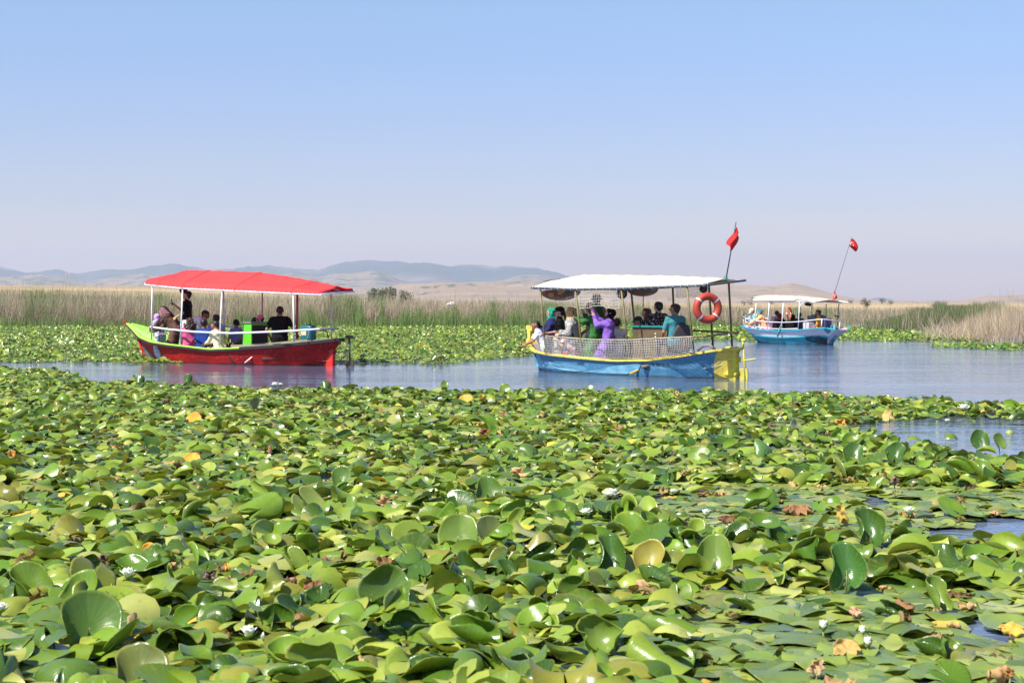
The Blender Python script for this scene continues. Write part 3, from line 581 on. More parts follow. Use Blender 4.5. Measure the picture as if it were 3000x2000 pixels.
FLOW = [(292, 1347, 11, .6, 'white water lily in the left of the mat, above a long amber leaf'), (375, 1695, 22, .6, 'white water lily at lower left between two curled leaves'), (729, 1868, 24, .55, 'pointed white water lily near the bottom, left of the centre'),
        (1791, 1457, 20, .9, 'wide open white water lily right of the middle of the mat'), (1717, 1510, 16, .8, 'white water lily just left of and below the widest one'), (2069, 1512, 14, .5, 'white water lily standing beside dead leaves by the flat pads'),
        (2663, 1507, 16, .6, 'white water lily with yellow heart among the flat pads on the right'), (2823, 1203, 15, .85, 'spiky white water lily on the thin tongue of pads at the right'), (1438, 1183, 9, .7, 'small white water lily right of the large yellow leaf'),
        (1290, 1174, 8, .7, 'small white water lily left of the large yellow leaf'), (2412, 1847, 19, .25, 'white water lily bud leftmost of the three at the lower right'), (2526, 1862, 18, .15, 'plump white water lily bud, middle of the three at the lower right'),
        (2542, 1896, 19, .2, 'half open white water lily, lowest of the three at the lower right'), (2285, 1232, 8, .4, 'tiny white bud on the bank left of the small inlet'), (2152, 1241, 9, .7, 'small white water lily in front of the tall clump of leaves'),
        (806, 1132, 10, .85, 'white water lily against the channel under the red boat, larger of two'), (822, 1131, 7, .7, 'smaller white water lily against the channel under the red boat'), (1973, 1446, 10, .7, 'small white water lily right of the widest one'),
        (1000, 1395, 7, .6, 'tiny white water lily beside the square looking leaf'), (2775, 1238, 8, .6, 'small white water lily in the open water of the inlet'), (2, 1795, 20, .5, 'white water lily cut by the left edge of the photo')]
ODD = [(568, 1232, 50, 'round orange and yellow leaf standing upright in the upper left of the mat', 1.1, -90, .2, .3, OR, .05, .03), (562, 1352, 60, 'bright yellow curled leaf in the left half of the mat beside a brown one', .5, -90, .8, .9, OR, .02, .12), (525, 1368, 40, 'brown crumpled leaf touching the bright yellow curled one', .5, -60, 1.5, 2, BR, .02, .5),
       (34, 1335, 36, 'rust orange curled leaf at the left edge of the mat', .8, -60, 1., 2., (.50, .25, .04), .03, .2), (810, 1385, 64, 'long amber leaf lying in the mat below the stern of the red boat', .3, -90, .5, .8, (.60, .36, .05), .02, .15), (1365, 1178, 54, 'large yellow leaf half turned over below the gap between the near boats', .8, -120, .4, 1.0, (.50, .33, .05), .05, .05),
       (1412, 1168, 24, 'small orange torn leaf right of the large yellow one', 1.0, -90, 1, 1, OR, .03, .4), (1420, 1275, 44, 'dark rust leaf curled on itself in the upper middle of the mat', .7, -90, 1.5, 2, (.22, .08, .03), .03, .4), (1130, 1478, 56, 'tan and orange dead leaf standing crumpled left of the middle', 1.0, -90, 1.2, 2., TN, .04, .45),
       (435, 1622, 66, 'bright orange folded leaf left of the middle foreground', .8, -90, .8, 1.8, OR, .04, .08), (305, 1652, 62, 'grey brown shrivelled leaf left of the bright orange one', .9, -60, 2, 2.5, (.22, .15, .11), .03, .55), (612, 1690, 54, 'grey withered leaf right of the bright orange folded one', .9, -60, 2, 2.5, (.20, .14, .11), .03, .55),
       (663, 1662, 26, 'thin orange strip of a leaf beside the grey withered one', 1.3, -60, .4, 2.8, OR, .05, .1), (545, 1815, 90, 'amber leaf half hidden under green ones in the lower left', .25, -90, .3, .5, (.68, .40, .06), .015, .1), (1950, 1270, 42, 'brown and orange shrivelled leaf in front of the blue boat', .9, -90, 2, 2, (.40, .20, .08), .03, .5),
       (2460, 1248, 46, 'amber dead leaf with a dark back at the mouth of the small inlet', .9, -90, 1.5, 1.5, (.55, .30, .07), .02, .4), (2605, 1220, 44, 'dry yellow leaf on the bank of the small inlet', .8, -90, .6, -1., (.52, .36, .12), .04, .15), (2455, 1510, 66, 'tall twisted mustard leaf standing by the flat pads on the right', 1.35, -50, .5, 2.6, (.45, .32, .07), .07, .2),
       (2620, 1412, 44, 'drooping brown seed pod of a leaf on a pale bent stalk on the right', 1.3, -90, 2, 2.5, (.25, .17, .12), .12, .45), (2130, 1530, 60, 'dark dead leaf floating left of the twisted mustard leaf', .2, -90, 1, 1.5, BR, .01, .4), (2335, 1505, 90, 'long rotting brown leaf spread among the flat pads', .15, -90, .8, 1, (.28, .14, .07), .01, .4),
       (2480, 1905, 84, 'yellow leaf torn along its edge beside the white buds at the lower right', .5, -100, .6, .7, (.42, .30, .10), .02, .3), (2395, 1960, 64, 'dry tan leaf curled like a cup at the bottom right', .9, -120, 1.4, 1.8, (.42, .29, .17), .04, .35), (2965, 1855, 80, 'golden leaf with a brown curl in the open water at the right edge', .3, -90, .7, 1.2, (.60, .38, .07), .02, .35),
       (2960, 1975, 44, 'rust coloured curled leaf in the bottom right corner', 1.0, -120, 1.6, 2.2, (.35, .16, .05), .04, .35), (2505, 1800, 50, 'small pale pink brown leaf among flat pads above the white buds', .4, -90, 1.2, 2, (.50, .32, .22), .02, .4), (1980, 1100 + 57, 26, 'tan torn leaf on the edge of the mat behind tall leaves', .9, -90, 1.2, 1.2, TN, .05, .4),
       (1520, 1395, 60, 'group of tan curled leaf remains in the middle of the mat', .6, -90, 1.5, 2, TN, .02, .5), (960, 1212, 30, 'brown curled leaf in the upper left mat right of the pale olive one', .8, -90, 1.5, 2, (.40, .2, .08), .03, .45), (1545, 1610 + 4, 40, 'pale straw leaf end between the standing leaves in the centre', .6, -90, 1., 1., (.55, .42, .18), .03, .3)]
def make_lilies():
    NB = 66000
    # area of the fan between 5.2 m and 47 m, uniform over the water, denser near the camera
    d = np.sqrt(R.uniform(5.0 ** 2, 47 ** 2, NB)); d = np.concatenate([d, np.sqrt(R.uniform(5.0 ** 2, 13 ** 2, 3800))]); NB = len(d)
    x = R.uniform(-.375, .375, NB) * d
    px = x / d * F + 1500; py = HZ + F * CH / d
    keep = py > np.interp(px, *zip(*EDGE)) + R.normal(0, 2.2, NB)
    for h in HOLES:
        cy_ = sum(p[1] for p in h) / len(h); h = h if h is HOLES[0] else [(p[0], cy_ + (p[1] - cy_) * 1.22) for p in h]; keep &= ~inpoly(px, py, h) | (R.uniform(0, 1, NB) < .02)
    x, d, px, py = x[keep], d[keep], px[keep], py[keep]; n = len(x)
    q = leafset(n); q['x'] = x; q['y'] = d; q['lift'] = np.full(n, .9)
    tall = np.zeros(n, bool); flat = np.zeros(n, bool)
    for p in TALLZ: tall |= inpoly(px, py, p)
    for p in FLATZ: flat |= inpoly(px, py, p) & ~tall
    # dying leaves gather in patches
    cl = smoothnoise(x * 40 + 500, 55, 51) * smoothnoise(d * 40, 40, 52); lone = q['dead'] & (cl < .30) & (R.uniform(0, 1, n) < .75)
    for k_ in ('col', 'R', 'kx', 'ky', 'crum', 'dead'):
        alt = leafset(n) if k_ == 'col' else alt
        okk = lone & ~alt['dead']; q[k_] = np.where(okk[:, None] if q[k_].ndim == 2 else okk, alt[k_], q[k_])
    near = np.clip((14 - d) / 8, 0, 1)
    layer = (R.uniform(0, 1, n) < .5) & ~flat; q['z'] = np.where(layer, R.uniform(.035, .105, n), q['z']); q['tilt'] = np.where(layer, R.uniform(.06, .42, n), q['tilt'])
    clump = smoothnoise(px, 130, 31) * smoothnoise(py, 25, 32)
    q['R'] = q['R'] * np.interp(d, [9, 14, 40], [1.0, .88, .84])
    up = R.uniform(0, 1, n) < np.where(tall, .15, np.where(flat, .015, .035 + .075 * clump))
    q['tilt'] = np.where(up, R.uniform(.25, 1.0, n), q['tilt']); q['z'] = np.where(up, R.uniform(.02, .12, n) * np.where(tall, 1.0, .55), q['z']); 
    q['R'] = np.where(up & ~q['dead'], q['R'] * R.uniform(.72, 1.02, n), q['R']); q['ky'] = np.where(up, R.normal(.6, 1.0, n), q['ky']); q['kx'] = np.where(up, R.normal(.2, .6, n), q['kx'])
    # raised leaves turn their faces to the south, where the sun and the camera are
    q['tdir'] = np.where(up, R.normal(-1.7, 1.1, n), q['tdir'])
    fl = flat & ~up & ~q['dead']; q['tilt'] = np.where(fl, q['tilt'] * .3, q['tilt']); q['kx'] = np.where(fl, q['kx'] * .3, q['kx']); q['ky'] = np.where(fl, q['ky'] * .3, q['ky']); q['z'] = np.where(fl, q['z'] * .45, q['z'])
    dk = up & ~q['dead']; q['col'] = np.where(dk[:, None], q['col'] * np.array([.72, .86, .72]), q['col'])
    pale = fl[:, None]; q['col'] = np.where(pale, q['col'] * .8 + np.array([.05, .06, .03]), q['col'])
    # leaves lie low in front of the flowers and of the tallest leaves
    for g_, w_, f_, lim in [(ground(a[0], a[1], .04), .16 if a[2] > 10 else .2, .75 if a[2] > 10 else 1.4, .02) for a in FLOW] + [(ground(a[0], a[1], .03), a[2] / F * ground(a[0], a[1]).y * .5, .5, .03) for a in ODD + BIG]:
        m_ = (np.abs(x - g_.x * d / g_.y) < w_) & (d > g_.y - f_) & (d < g_.y + .08); q['tilt'] = np.where(m_, np.minimum(q['tilt'], .05), q['tilt']); q['z'] = np.where(m_, np.minimum(q['z'], .008), q['z']); q['kx'] = np.where(m_, np.clip(q['kx'], -.25, .1), q['kx']); q['ky'] = np.where(m_, np.clip(q['ky'], -.25, .1), q['ky']); up = up & ~m_
    # the leaves that show largest are things of their own
    inview = (px > -20) & (px < 3020) & (py < 2060) & ~q['dead']
    size = np.where(inview, q['R'] / d * np.where(up, 1.25, np.sin(np.clip(1.5 / d + .35, 0, 1))), 0)
    order = np.argsort(-size); big = order[:262]; rest = np.ones(n, bool); rest[big] = False
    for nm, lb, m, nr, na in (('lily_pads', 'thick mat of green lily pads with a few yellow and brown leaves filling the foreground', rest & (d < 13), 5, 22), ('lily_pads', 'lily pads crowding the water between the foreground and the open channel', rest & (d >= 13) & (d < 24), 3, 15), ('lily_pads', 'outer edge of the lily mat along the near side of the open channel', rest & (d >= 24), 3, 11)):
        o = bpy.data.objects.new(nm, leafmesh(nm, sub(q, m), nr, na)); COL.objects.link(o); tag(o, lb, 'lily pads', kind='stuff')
    for i in big:
        s = sub(q, np.array([i])); c = s['col'][0]; P_, Y_ = px[i], py[i]
        tone = 'olive' if c[0] > c[1] * .92 else 'yellow green' if c[0] > .2 else 'dark green' if c[1] < .15 else 'mid green'
        k = s['kx'][0] + s['ky'][0]; tx = math.cos(s['tdir'][0])
        pose = ('cupped' if k > .6 else 'domed' if k < -.9 else 'open') + (' lily leaf lying low' if s['tilt'][0] < .3 else ' lily leaf tilted right' if tx > .45 else ' lily leaf tilted left' if tx < -.45 else ' lily leaf tilted towards us' if math.sin(s['tdir'][0]) < 0 else ' lily leaf tilted away')
        cols_ = ['at the left edge', 'in the left quarter', 'left of centre', 'just left of middle', 'just right of middle', 'right of centre', 'in the right quarter', 'at the right edge']
        row = 'on the bottom edge' if Y_ > 1930 else 'near the bottom edge' if Y_ > 1830 else 'lower foreground' if Y_ > 1720 else 'middle foreground' if Y_ > 1600 else 'upper foreground'
        single('lily_leaf', s, '%s %s, %s, %s' % (tone, pose, cols_[int(min(max(P_ / 375, 0), 7))], row), 'lily leaves in the nearest rows')
    # the far mats
    def far(nm, lb, n, d0, d1, test, cl):
        d = np.sqrt(R.uniform(d0 ** 2, d1 ** 2, n)); x = R.uniform(-.375, .375, n) * d; px = x / d * F + 1500; py = HZ + F * CH / d
        k = test(px, py + R.normal(0, 1.2, n)); q = leafset(n); q['x'], q['y'] = x, d; q['lift'] = np.full(n, .9)
        up = R.uniform(0, 1, n) < .13; q['tilt'] = np.where(up, R.uniform(.3, 1.1, n), q['tilt']); q['z'] = np.where(up, R.uniform(.03, .14, n), q['z']); q['tdir'] = np.where(up, R.normal(-1.7, 1.2, n), q['tdir'])
        q['R'] = q['R'] * .76; q['col'] = q['col'] * cl
        o = bpy.data.objects.new(nm, leafmesh(nm, sub(q, k), 2, 9)); COL.objects.link(o); tag(o, lb, 'lily pads', kind='stuff')
    LOW = [(-400, 1062), (0, 1064), (330, 1062), (430, 1066), (1000, 1063), (1122, 1065), (1314, 1069), (1403, 1055), (1530, 1047), (1700, 1025), (1850, 1006), (2000, 999), (2240, 997), (2450, 998), (2760, 1001), (2883, 1000), (2884, 900), (4000, 900)]
    UPP = [(-400, 952), (0, 952), (1400, 956), (2560, 960), (2627, 964), (2883, 994), (4000, 1000)]
    far('lily_pads', 'wide mat of lily pads between the boats and the reeds', 135000, 36, 108, lambda a, b: (b < np.interp(a, *zip(*LOW))) & (b > np.interp(a, *zip(*UPP))), np.array([.86, .90, .85]))
    P3 = [(2722, 1017), (2790, 1010), (3400, 1005), (3400, 1027), (2950, 1026), (2850, 1022)]
    far('lily_pads', 'small raft of lily pads before the dry reeds at the right edge', 16000, 46, 60, lambda a, b: inpoly(a, b, P3), np.array([.8, .95, .8]))
def single(name, s, label, group, nr=5, na=28):
    """one leaf as a thing of its own: its blade, and the stalk that carries a raised one"""
    V, tri, quads, uv = leafgeo(s, nr, na); zz = max(s['z'][0], s['z'][0] * .3 + .006 - V[0, :, 2].min() * s['lift'][0]); base = Vector((s['x'][0], s['y'][0], 0))
    V = V + np.array([0, 0, zz])
    o = bpy.data.objects.new(name, bigmesh(name, V.reshape(-1, 3), [tri, quads], LEAF, np.repeat(s['col'], V.shape[1], 0), uv.reshape(-1, 2))); COL.objects.link(o); o.location = base
    so = o.modifiers.new('thickness', 'SOLIDIFY'); so.thickness = .0022; so.offset = -1
    tag(o, label, 'lily leaf', group)
    if s['tilt'][0] > .3:
        a = s['tdir'][0]; mb = MB(); mb.tube([(math.cos(a) * .03, math.sin(a) * .03, -.12), (math.cos(a) * .012, math.sin(a) * .012, zz * .5), (0, 0, zz - .003)], .0048, 6); mb.build('stalk', STEM, o, smooth=True)
    return o
def leaf(px, py, wpx, label, tilt, face=-90, kx=.3, ky=.8, col=(.12, .23, .04), z=.06, rot=None, crum=0, wav=.08, gap=.2, group=None):
    """a leaf picked out of the photograph: centre, width in photo pixels, and how it is held"""
    g = ground(px, py, z); Rr = wpx / F * g.y / 2
    one = lambda v: np.array([float(v)])
    s = dict(R=one(Rr), rot=one(math.radians(face + 180) if rot is None else rot), tdir=one(math.radians(face)), tilt=one(tilt), kx=one(kx), ky=one(ky), wav=one(wav), ph=one(rnd.uniform(0, 6)), wk=one(3), crum=one(crum), z=one(z), gap=one(gap), x=one(g.x), y=one(g.y), lift=one(0), col=np.array([col]), dead=np.array([crum > .2]))
    return single('lily_leaf' if crum < .3 else 'withered_leaf', s, label, group)
make_lilies()
for a in BIG: leaf(a[0], a[1], a[2], a[3], a[4], a[5] + rnd.uniform(-14, 14), a[6] * rnd.uniform(1., 1.7), a[7] * rnd.uniform(1.1, 1.6), a[8], a[9], wav=rnd.uniform(.08, .17), gap=rnd.uniform(.12, .3))
for a in ODD: leaf(a[0], a[1], a[2], a[3], a[4], a[5], a[6], a[7], a[8], a[9] + .025, crum=a[10])
PETAL = mat('white_petals', (.86, .86, .82), .45, var=.03, trans=((.85, .86, .75), .25)); STAMEN = mat('yellow_stamens', (.75, .50, .05), .6); SEPAL = mat('green_sepals', (.22, .32, .08), .5)
def flower(px, py, r, openness, label, group=None):
    g = ground(px, py, .045); t = empty('water_lily_flower', (g.x, g.y, 0), label, 'flower', group or 'white water lily flowers')
    R0 = r / F * g.y * 1.55; z0 = .05
    mb = MB()
    for ring, (k, inc, ln) in enumerate(((6, .25 + .9 * (1 - openness), 1.), (7, .65 + .65 * (1 - openness), .95), (6, 1.0 + .4 * (1 - openness), .8))):
        for i in range(k):
            a = 2 * math.pi * (i + ring * .5) / k + .3; D = Vector((math.cos(a), math.sin(a), 0)); T = Vector((-D.y, D.x, 0)); rows = []
            for j in range(6):
                u = j / 5; ang = inc * (1 + .25 * u); rr = R0 * ln * u; w = R0 * .33 * math.sin(math.pi * min(.97, .12 + u * .86)) + .0004
                c = D * rr * math.cos(ang) + Vector((0, 0, z0 + rr * math.sin(ang)))
                nrm = (-D * math.sin(ang) + Vector((0, 0, math.cos(ang)))); rows.append([c - T * w + nrm * w * .35, c, c + T * w + nrm * w * .35])
            mb.grid(rows)
    o = mb.build('petals', PETAL, t, smooth=True); so = o.modifiers.new('thickness', 'SOLIDIFY'); so.thickness = .0015
    mb = MB()
    for i in range(14):
        a = i * 2.4; q = R0 * .16 * math.sqrt(i / 14); mb.tube([(math.cos(a) * q, math.sin(a) * q, z0), (math.cos(a) * q * 1.5, math.sin(a) * q * 1.5, z0 + R0 * .35)], [R0 * .02, R0 * .03], 5)
    mb.build('stamens', STAMEN, t, smooth=True)
    mb = MB()
    for i in range(4):
        a = i * math.pi / 2 + .5; D = Vector((math.cos(a), math.sin(a), 0)); T = Vector((-D.y, D.x, 0)); ang = .12 + 1.0 * (1 - openness); rows = []
        for j in range(5):
            u = j / 4; w = R0 * .24 * math.sin(math.pi * min(.96, .15 + u * .8)); c = D * (R0 * .95 * u * math.cos(ang)) + Vector((0, 0, z0 - .006 + R0 * .95 * u * math.sin(ang))); rows.append([c - T * w, c, c + T * w])
        mb.grid(rows)
    o = mb.build('sepals', SEPAL, t, smooth=True); so = o.modifiers.new('thickness', 'SOLIDIFY'); so.thickness = .0015
    mb = MB(); mb.tube([(0, 0, -.1), (0, 0, z0)], .004, 6); mb.build('stalk', STEM, t, smooth=True)
for f_ in FLOW: flower(*f_)
t = empty('lily_bud', ground(2183, 1795), 'closed green water lily bud standing above the flat pads', 'bud')
mb = MB(); mb.cone((0, 0, .05), (0, 0, .085), .013, .007, 10); mb.build('bud_head', SEPAL, t, smooth=True); mb = MB(); mb.tube([(0, 0, -.1), (0, 0, .05)], .004, 6); mb.build('stalk', STEM, t, smooth=True)
# a grebe chick's head among the leaves and a dark one on the inlet
def duck(px, py, label, c, s=1.0, yaw=2.6):
    g = ground(px, py, 0); t = MB(); t.cone((-.09 * s, 0, .02), (.06 * s, 0, .03), .045 * s, .05 * s, 12); t.cone((.07 * s, 0, .05), (.10 * s, 0, .13 * s), .026 * s, .02 * s, 10); t.cone((.10 * s, 0, .14 * s), (.13 * s, 0, .14 * s), .028 * s, .022 * s, 10); t.cone((-.09 * s, 0, .03), (-.15 * s, 0, .05), .03 * s, .01 * s, 8)
    o = blob(t, 'duck', mat('feathers_' + str(px), c, .8, var=.3, scale=40), None, .006, 2); o.location = g; o.rotation_euler = (0, 0, yaw); tag(o, label, 'duck')
    b = MB(); b.cone((.145 * s, 0, .138 * s), (.195 * s, 0, .130 * s), .010 * s, .005 * s, 8); b.build('beak', mat('beak_' + str(px), (.12, .14, .15), .4), o, smooth=True)
    e = MB(); [e.sphere((.135 * s, q * .021 * s, .148 * s), .005 * s) for q in (-1, 1)]; e.build('eye', mat('eye_' + str(px), (.01, .01, .01), .1), o, smooth=True)
duck(516, 1207, 'small brown duck with only head and neck above the lily leaves, upper left', (.14, .075, .045), 1.15, 3.3)
duck(2908, 1222, 'small black waterbird on the inlet at the right edge', (.015, .015, .018), .9, .4)
# ---------------------------------------------------------------- boats
class Boat:
    """frame of a boat: u runs from the stern post to the bow, v to port, z up"""
    def __init__(s, name, label, st, bo, half, group='canopied tour boats on the lake'):
        a, b = ground(*st), ground(*bo); s.o = Vector((a.x, a.y, 0)); d = b - a; s.L = d.length; s.f = d.normalized(); s.l = Vector((-s.f.y, s.f.x, 0)); s.half = half
        s.root = empty(name, s.o, label, 'boat', group); s.yaw = math.atan2(s.f.y, s.f.x); s.root.rotation_euler = (0, 0, s.yaw); bpy.context.view_layer.update()
    def loc(s, px, py, v):
        k = (px - 1500) / F; d = (v + s.o.x * s.l.x + s.o.y * s.l.y) / (k * s.l.x + s.l.y); p = Vector((k * d, d, 0)) - s.o
        return Vector((p.dot(s.f), v, CH - (py - HZ) / F * d))
    def px(s, u, v): w = s.o + s.f * u + s.l * v; return 1500 + w.x / w.y * F, w.y
    def world(s, p): return s.o + s.f * p[0] + s.l * p[1] + Vector((0, 0, p[2]))
    def hull(s, trace, us, ub, B, zk=-.32, gp=.30):
        s.us = lambda k: interp(k, us); s.ub = lambda k: interp(k, ub); s.B = lambda t: interp(t, B) * s.half; s.zk = zk; s.gp = gp; s.sh = []
        for i in range(61):
            t = i / 60; u = s.us(1) + (s.ub(1) - s.us(1)) * t; p, d = s.px(u, s.B(t)); y = interp(p, trace); s.sh.append((t, CH - (y - HZ) / F * d))
    def P(s, t, k, side=1, off=0.):
        z = s.zk + (interp(t, s.sh) - s.zk) * k; u = s.us(k) + (s.ub(k) - s.us(k)) * t
        return Vector((u, side * max(s.B(t) * max(k, 0) ** (s.gp + .5 * (abs(2 * t - 1)) ** 3) + off, 0), z))
    def tk(s, u, z, side=1):
        """station and level of the hull at (u, z)"""
        t, k = .5, .8
        for _ in range(30):
            t += (u - s.P(t, k).x) / (s.ub(k) - s.us(k)); t = min(max(t, 0), 1); k += (z - s.P(t, k).z) / (interp(t, s.sh) - s.zk); k = min(max(k, 0), 1)
        return t, k
    def side(s, u, z, off=.0): t, k = s.tk(u, z); return s.P(t, k, 1, off)
    def build_hull(s, mats, band, inner, floor=.02, kk=None):
        mb = MB(); T = [i / 48 for i in range(49)]; K = kk or [0, .1, .2, .3, .4, .5, .6, .7, .8, .9, 1.]
        for sd in (1, -1):
            for a, b in zip(K[:-1], K[1:]):
                for t0, t1 in zip(T[:-1], T[1:]):
                    mb.cur = band(a, b, t0); mb.grid([[s.P(t, q, sd) for t in ((t0, t1) if sd < 0 else (t1, t0))] for q in (a, b)])
        o = mb.build('hull', mats, s.root, smooth=True); b_ = bmesh.new(); b_.from_mesh(o.data); bmesh.ops.remove_doubles(b_, verts=b_.verts, dist=.0004); b_.to_mesh(o.data); b_.free()
        mb = MB(); ins = []
        for sd in (1, -1):
            rows = []
            for q in (1, .9, .8, .7, None):
                r = []
                for t in T:
                    kf = (floor - s.zk) / (interp(t, s.sh) - s.zk); kq = max(q if q else kf, kf)
                    p = s.P(t, kq, 1); p.y = max(p.y - .045, .0) * sd; r.append(p)
                rows.append(r if sd > 0 else r[::-1])
            mb.grid(rows); ins.append(rows[-1] if sd > 0 else rows[-1][::-1])
        mb.grid([[p - Vector((0, 0, .002)) for p in ins[0]], [p - Vector((0, 0, .002)) for p in ins[1]]])
        mb.build('inner_lining', inner, s.root, smooth=False); return o
    def rail(s, name, m, w, h, t0=0, t1=1, dz=0., dv=0., n=40, sides=(1, -1)):
        for sd in sides:
            mb = MB(); pts = []
            for i in range(n + 1):
                p = s.P(t0 + (t1 - t0) * i / n, 1, 1); pts.append(Vector((p.x, sd * max(p.y + dv, .0), p.z + dz)))
            mb.rect(pts, w, h); mb.build(name, m, s.root, bevel=.006)
    def bench(s, m, u0, u1, z, w=.26, sides=(1, -1)):
        for sd in sides:
            mb = MB(); A = []; n = 10
            for i in range(n + 1):
                u = u0 + (u1 - u0) * i / n; t, k = s.tk(u, z); y = s.P(t, k).y - .06; A.append((u, y))
            pts = [(u, sd * (y - w / 2), z) for u, y in A]; mb.rect(pts, w, .03)
            for u, y in (A[1], A[5], A[9]):
                y2 = y - w + .04; mb.box((u - .02, min(sd * y2, sd * (y2 - .03)), .02), (u + .02, max(sd * y2, sd * (y2 - .03)), z - .015))
            mb.build('side_bench', m, s.root)
    def pole(s, a, b, r, m, name='post'):
        mb = MB(); mb.tube([a, b], r, 8); return mb.build(name, m, s.root, smooth=True)
    def deck(s, m, u0, u1, dz=0., name='deck', n=12):
        mb = MB(); A, Bq = [], []
        for i in range(n + 1):
            u = u0 + (u1 - u0) * i / n; t = (u - s.us(1)) / (s.ub(1) - s.us(1)); p = s.P(t, 1); z = p.z + dz; t2, k2 = s.tk(u, z) if dz < -.04 else (t, 1); y = max(s.P(t2, k2).y - (.03 if dz > -.04 else .07), .005); A.append((p.x, y, z)); Bq.append((p.x, -y, z))
        mb.grid([A, Bq]); mb.grid([[(x, y, z - .03) for x, y, z in A][::-1], [(x, y, z - .03) for x, y, z in Bq][::-1]]); return mb.build(name, m, s.root)
    def canopy(s, m, ends, port, stbd, top, w=.86, nv=18, nu=44, name='canopy', hoops=(), folds=.02, power=1.5, thick=.006, val=0., seam=None):
        """ends: u of the stern edge at port and at starboard, and of the bow edge; port, stbd: (u, z) edge lines; top: (u, z) crown line"""
        (sp_, ss_), ub = ends; Q = sorted(set([-1, -.97, -.93] + [round(-.84 + .12 * i, 2) for i in range(15)] + [.93, .97, 1]))
        def surf(u, q):
            ze = interp(u, port) if q > 0 else interp(u, stbd); zc = (interp(u, port) + interp(u, stbd)) / 2; ze = ze * abs(q) + zc * (1 - abs(q)); zt = max(interp(u, top), ze + .01); aq = abs(q); vv = min(val, (zt - ze) * .5)
            z = ze + vv * min(1, (1 - aq) / .07) + (zt - ze - vv) * (max(0, 1 - aq / .93) ** .9 if val else (1 - aq ** power)); sag = 0
            if hoops:
                k = max([j for j in range(len(hoops) - 1) if hoops[j] <= u + 1e-6] or [0]); f_ = min(max((u - hoops[k]) / (hoops[k + 1] - hoops[k]), 0), 1); sag = folds * math.sin(math.pi * f_) * min(1, hoops[k + 1] - hoops[k])
            return Vector((u, w * q, z - sag * 4 * aq * (1 - aq) * 1.3 + .006 * math.sin(u * 14 + q * 6) * (1 - aq) + .005 * math.sin(u * 31 + q * 3) * (1 - aq)))
        def U(a, q): u = (sp_ * (1 + q) + ss_ * (1 - q)) / 2; return u + (ub - u) * a
        mb = MB(); mb.grid([[surf(U(i / nu, q), q) for q in Q][::-1] for i in range(nu + 1)]); o = mb.build(name, m, s.root, smooth=True)
        so = o.modifiers.new('thickness', 'SOLIDIFY'); so.thickness = thick; so.offset = -1
        for h in hoops[1:-1]:
            mb = MB(); mb.grid([[surf(h + e, q) + Vector((0, .004 * q, .005)) for q in Q][::-1] for e in (-.022, .022)]); mb.build('seam', seam or m, o, smooth=True)
        return o
def decal(boat, name, m, outline, off=.006, parent=None, sub=3):
    """a painted shape that lies on the port side: outline of (px, py) photograph points"""
    mb = MB(); pts = []
    for x, y in outline:
        v = boat.half * .8
        for _ in range(6): p = boat.loc(x, y, v); q = boat.side(p.x, p.z); v = q.y
        pts.append(boat.side(p.x, p.z, off))
    c = sum(pts, Vector()) / len(pts); cs = boat.side(c.x, c.z, off); n = len(pts)
    mid = [boat.side(*(((p + cs) / 2).x, ((p + cs) / 2).z), off) for p in pts]
    vs = pts + mid + [cs]; fs = [(i, (i + 1) % n, n + (i + 1) % n, n + i) for i in range(n)] + [(n + i, n + (i + 1) % n, 2 * n) for i in range(n)]
    mb.add(vs, fs); return mb.build(name, m, parent or boat.root, smooth=True)
def lettering(boat, txt, m, px, py, hpx, name, xs=1.0):
    """painted letters wrapped onto the port side, reading towards the stern"""
    c = bpy.data.curves.new('t', 'FONT'); c.body = txt; c.size = 1; c.resolution_u = 3; c.offset = .012; o = bpy.data.objects.new('t', c); COL.objects.link(o)
    dg = bpy.context.evaluated_depsgraph_get(); me = bpy.data.meshes.new_from_object(o.evaluated_get(dg)); bpy.data.objects.remove(o)
    v = boat.half * .8
    for _ in range(6): p = boat.loc(px, py, v); v = boat.side(p.x, p.z).y
    h = hpx / F * boat.world(p).y / .72
    for w in me.vertices: q = boat.side(p.x - w.co.x * h * xs, p.z + w.co.y * h, .007); w.co = q
    me.materials.append(m); k = bpy.data.objects.new(name, me); COL.objects.link(k); k.parent = boat.root; return k
def netmesh(fn, nu, nz, r, wob=.004):
    mb = MB(); G = [[Vector(fn(i / nu, j / nz)) + Vector((rnd.uniform(-wob, wob), rnd.uniform(-wob, wob), rnd.uniform(-wob, wob))) for j in range(nz + 1)] for i in range(nu + 1)]
    for i in range(nu + 1): mb.tube(G[i], r, 4, False)
    for j in range(nz + 1): mb.tube([G[i][j] for i in range(nu + 1)], r * (1.6 if j in (0, nz) else 1), 4, False)
    return mb
def ring(mb, c, ax, ay, Rr, r, n=28, m=10, a0=0, a1=2 * math.pi):
    c, ax, ay = Vector(c), Vector(ax).normalized(), Vector(ay).normalized(); nz = ax.cross(ay); rows = []
    k = n if a1 - a0 < 6.28 else n
    for i in range(k + (1 if a1 - a0 < 6.28 else 0)):
        a = a0 + (a1 - a0) * i / k; d = ax * math.cos(a) + ay * math.sin(a); rows.append([c + d * (Rr + r * math.cos(2 * math.pi * j / m)) + nz * r * math.sin(2 * math.pi * j / m) for j in range(m)])
    if a1 - a0 >= 6.28: rows.append(rows[0])
    mb.grid(rows, True)
BLACK = mat('black_paint', (.018, .018, .02), .55, bump=.002); WHITEP = mat('white_paint', (.78, .78, .77), .35, var=.05)
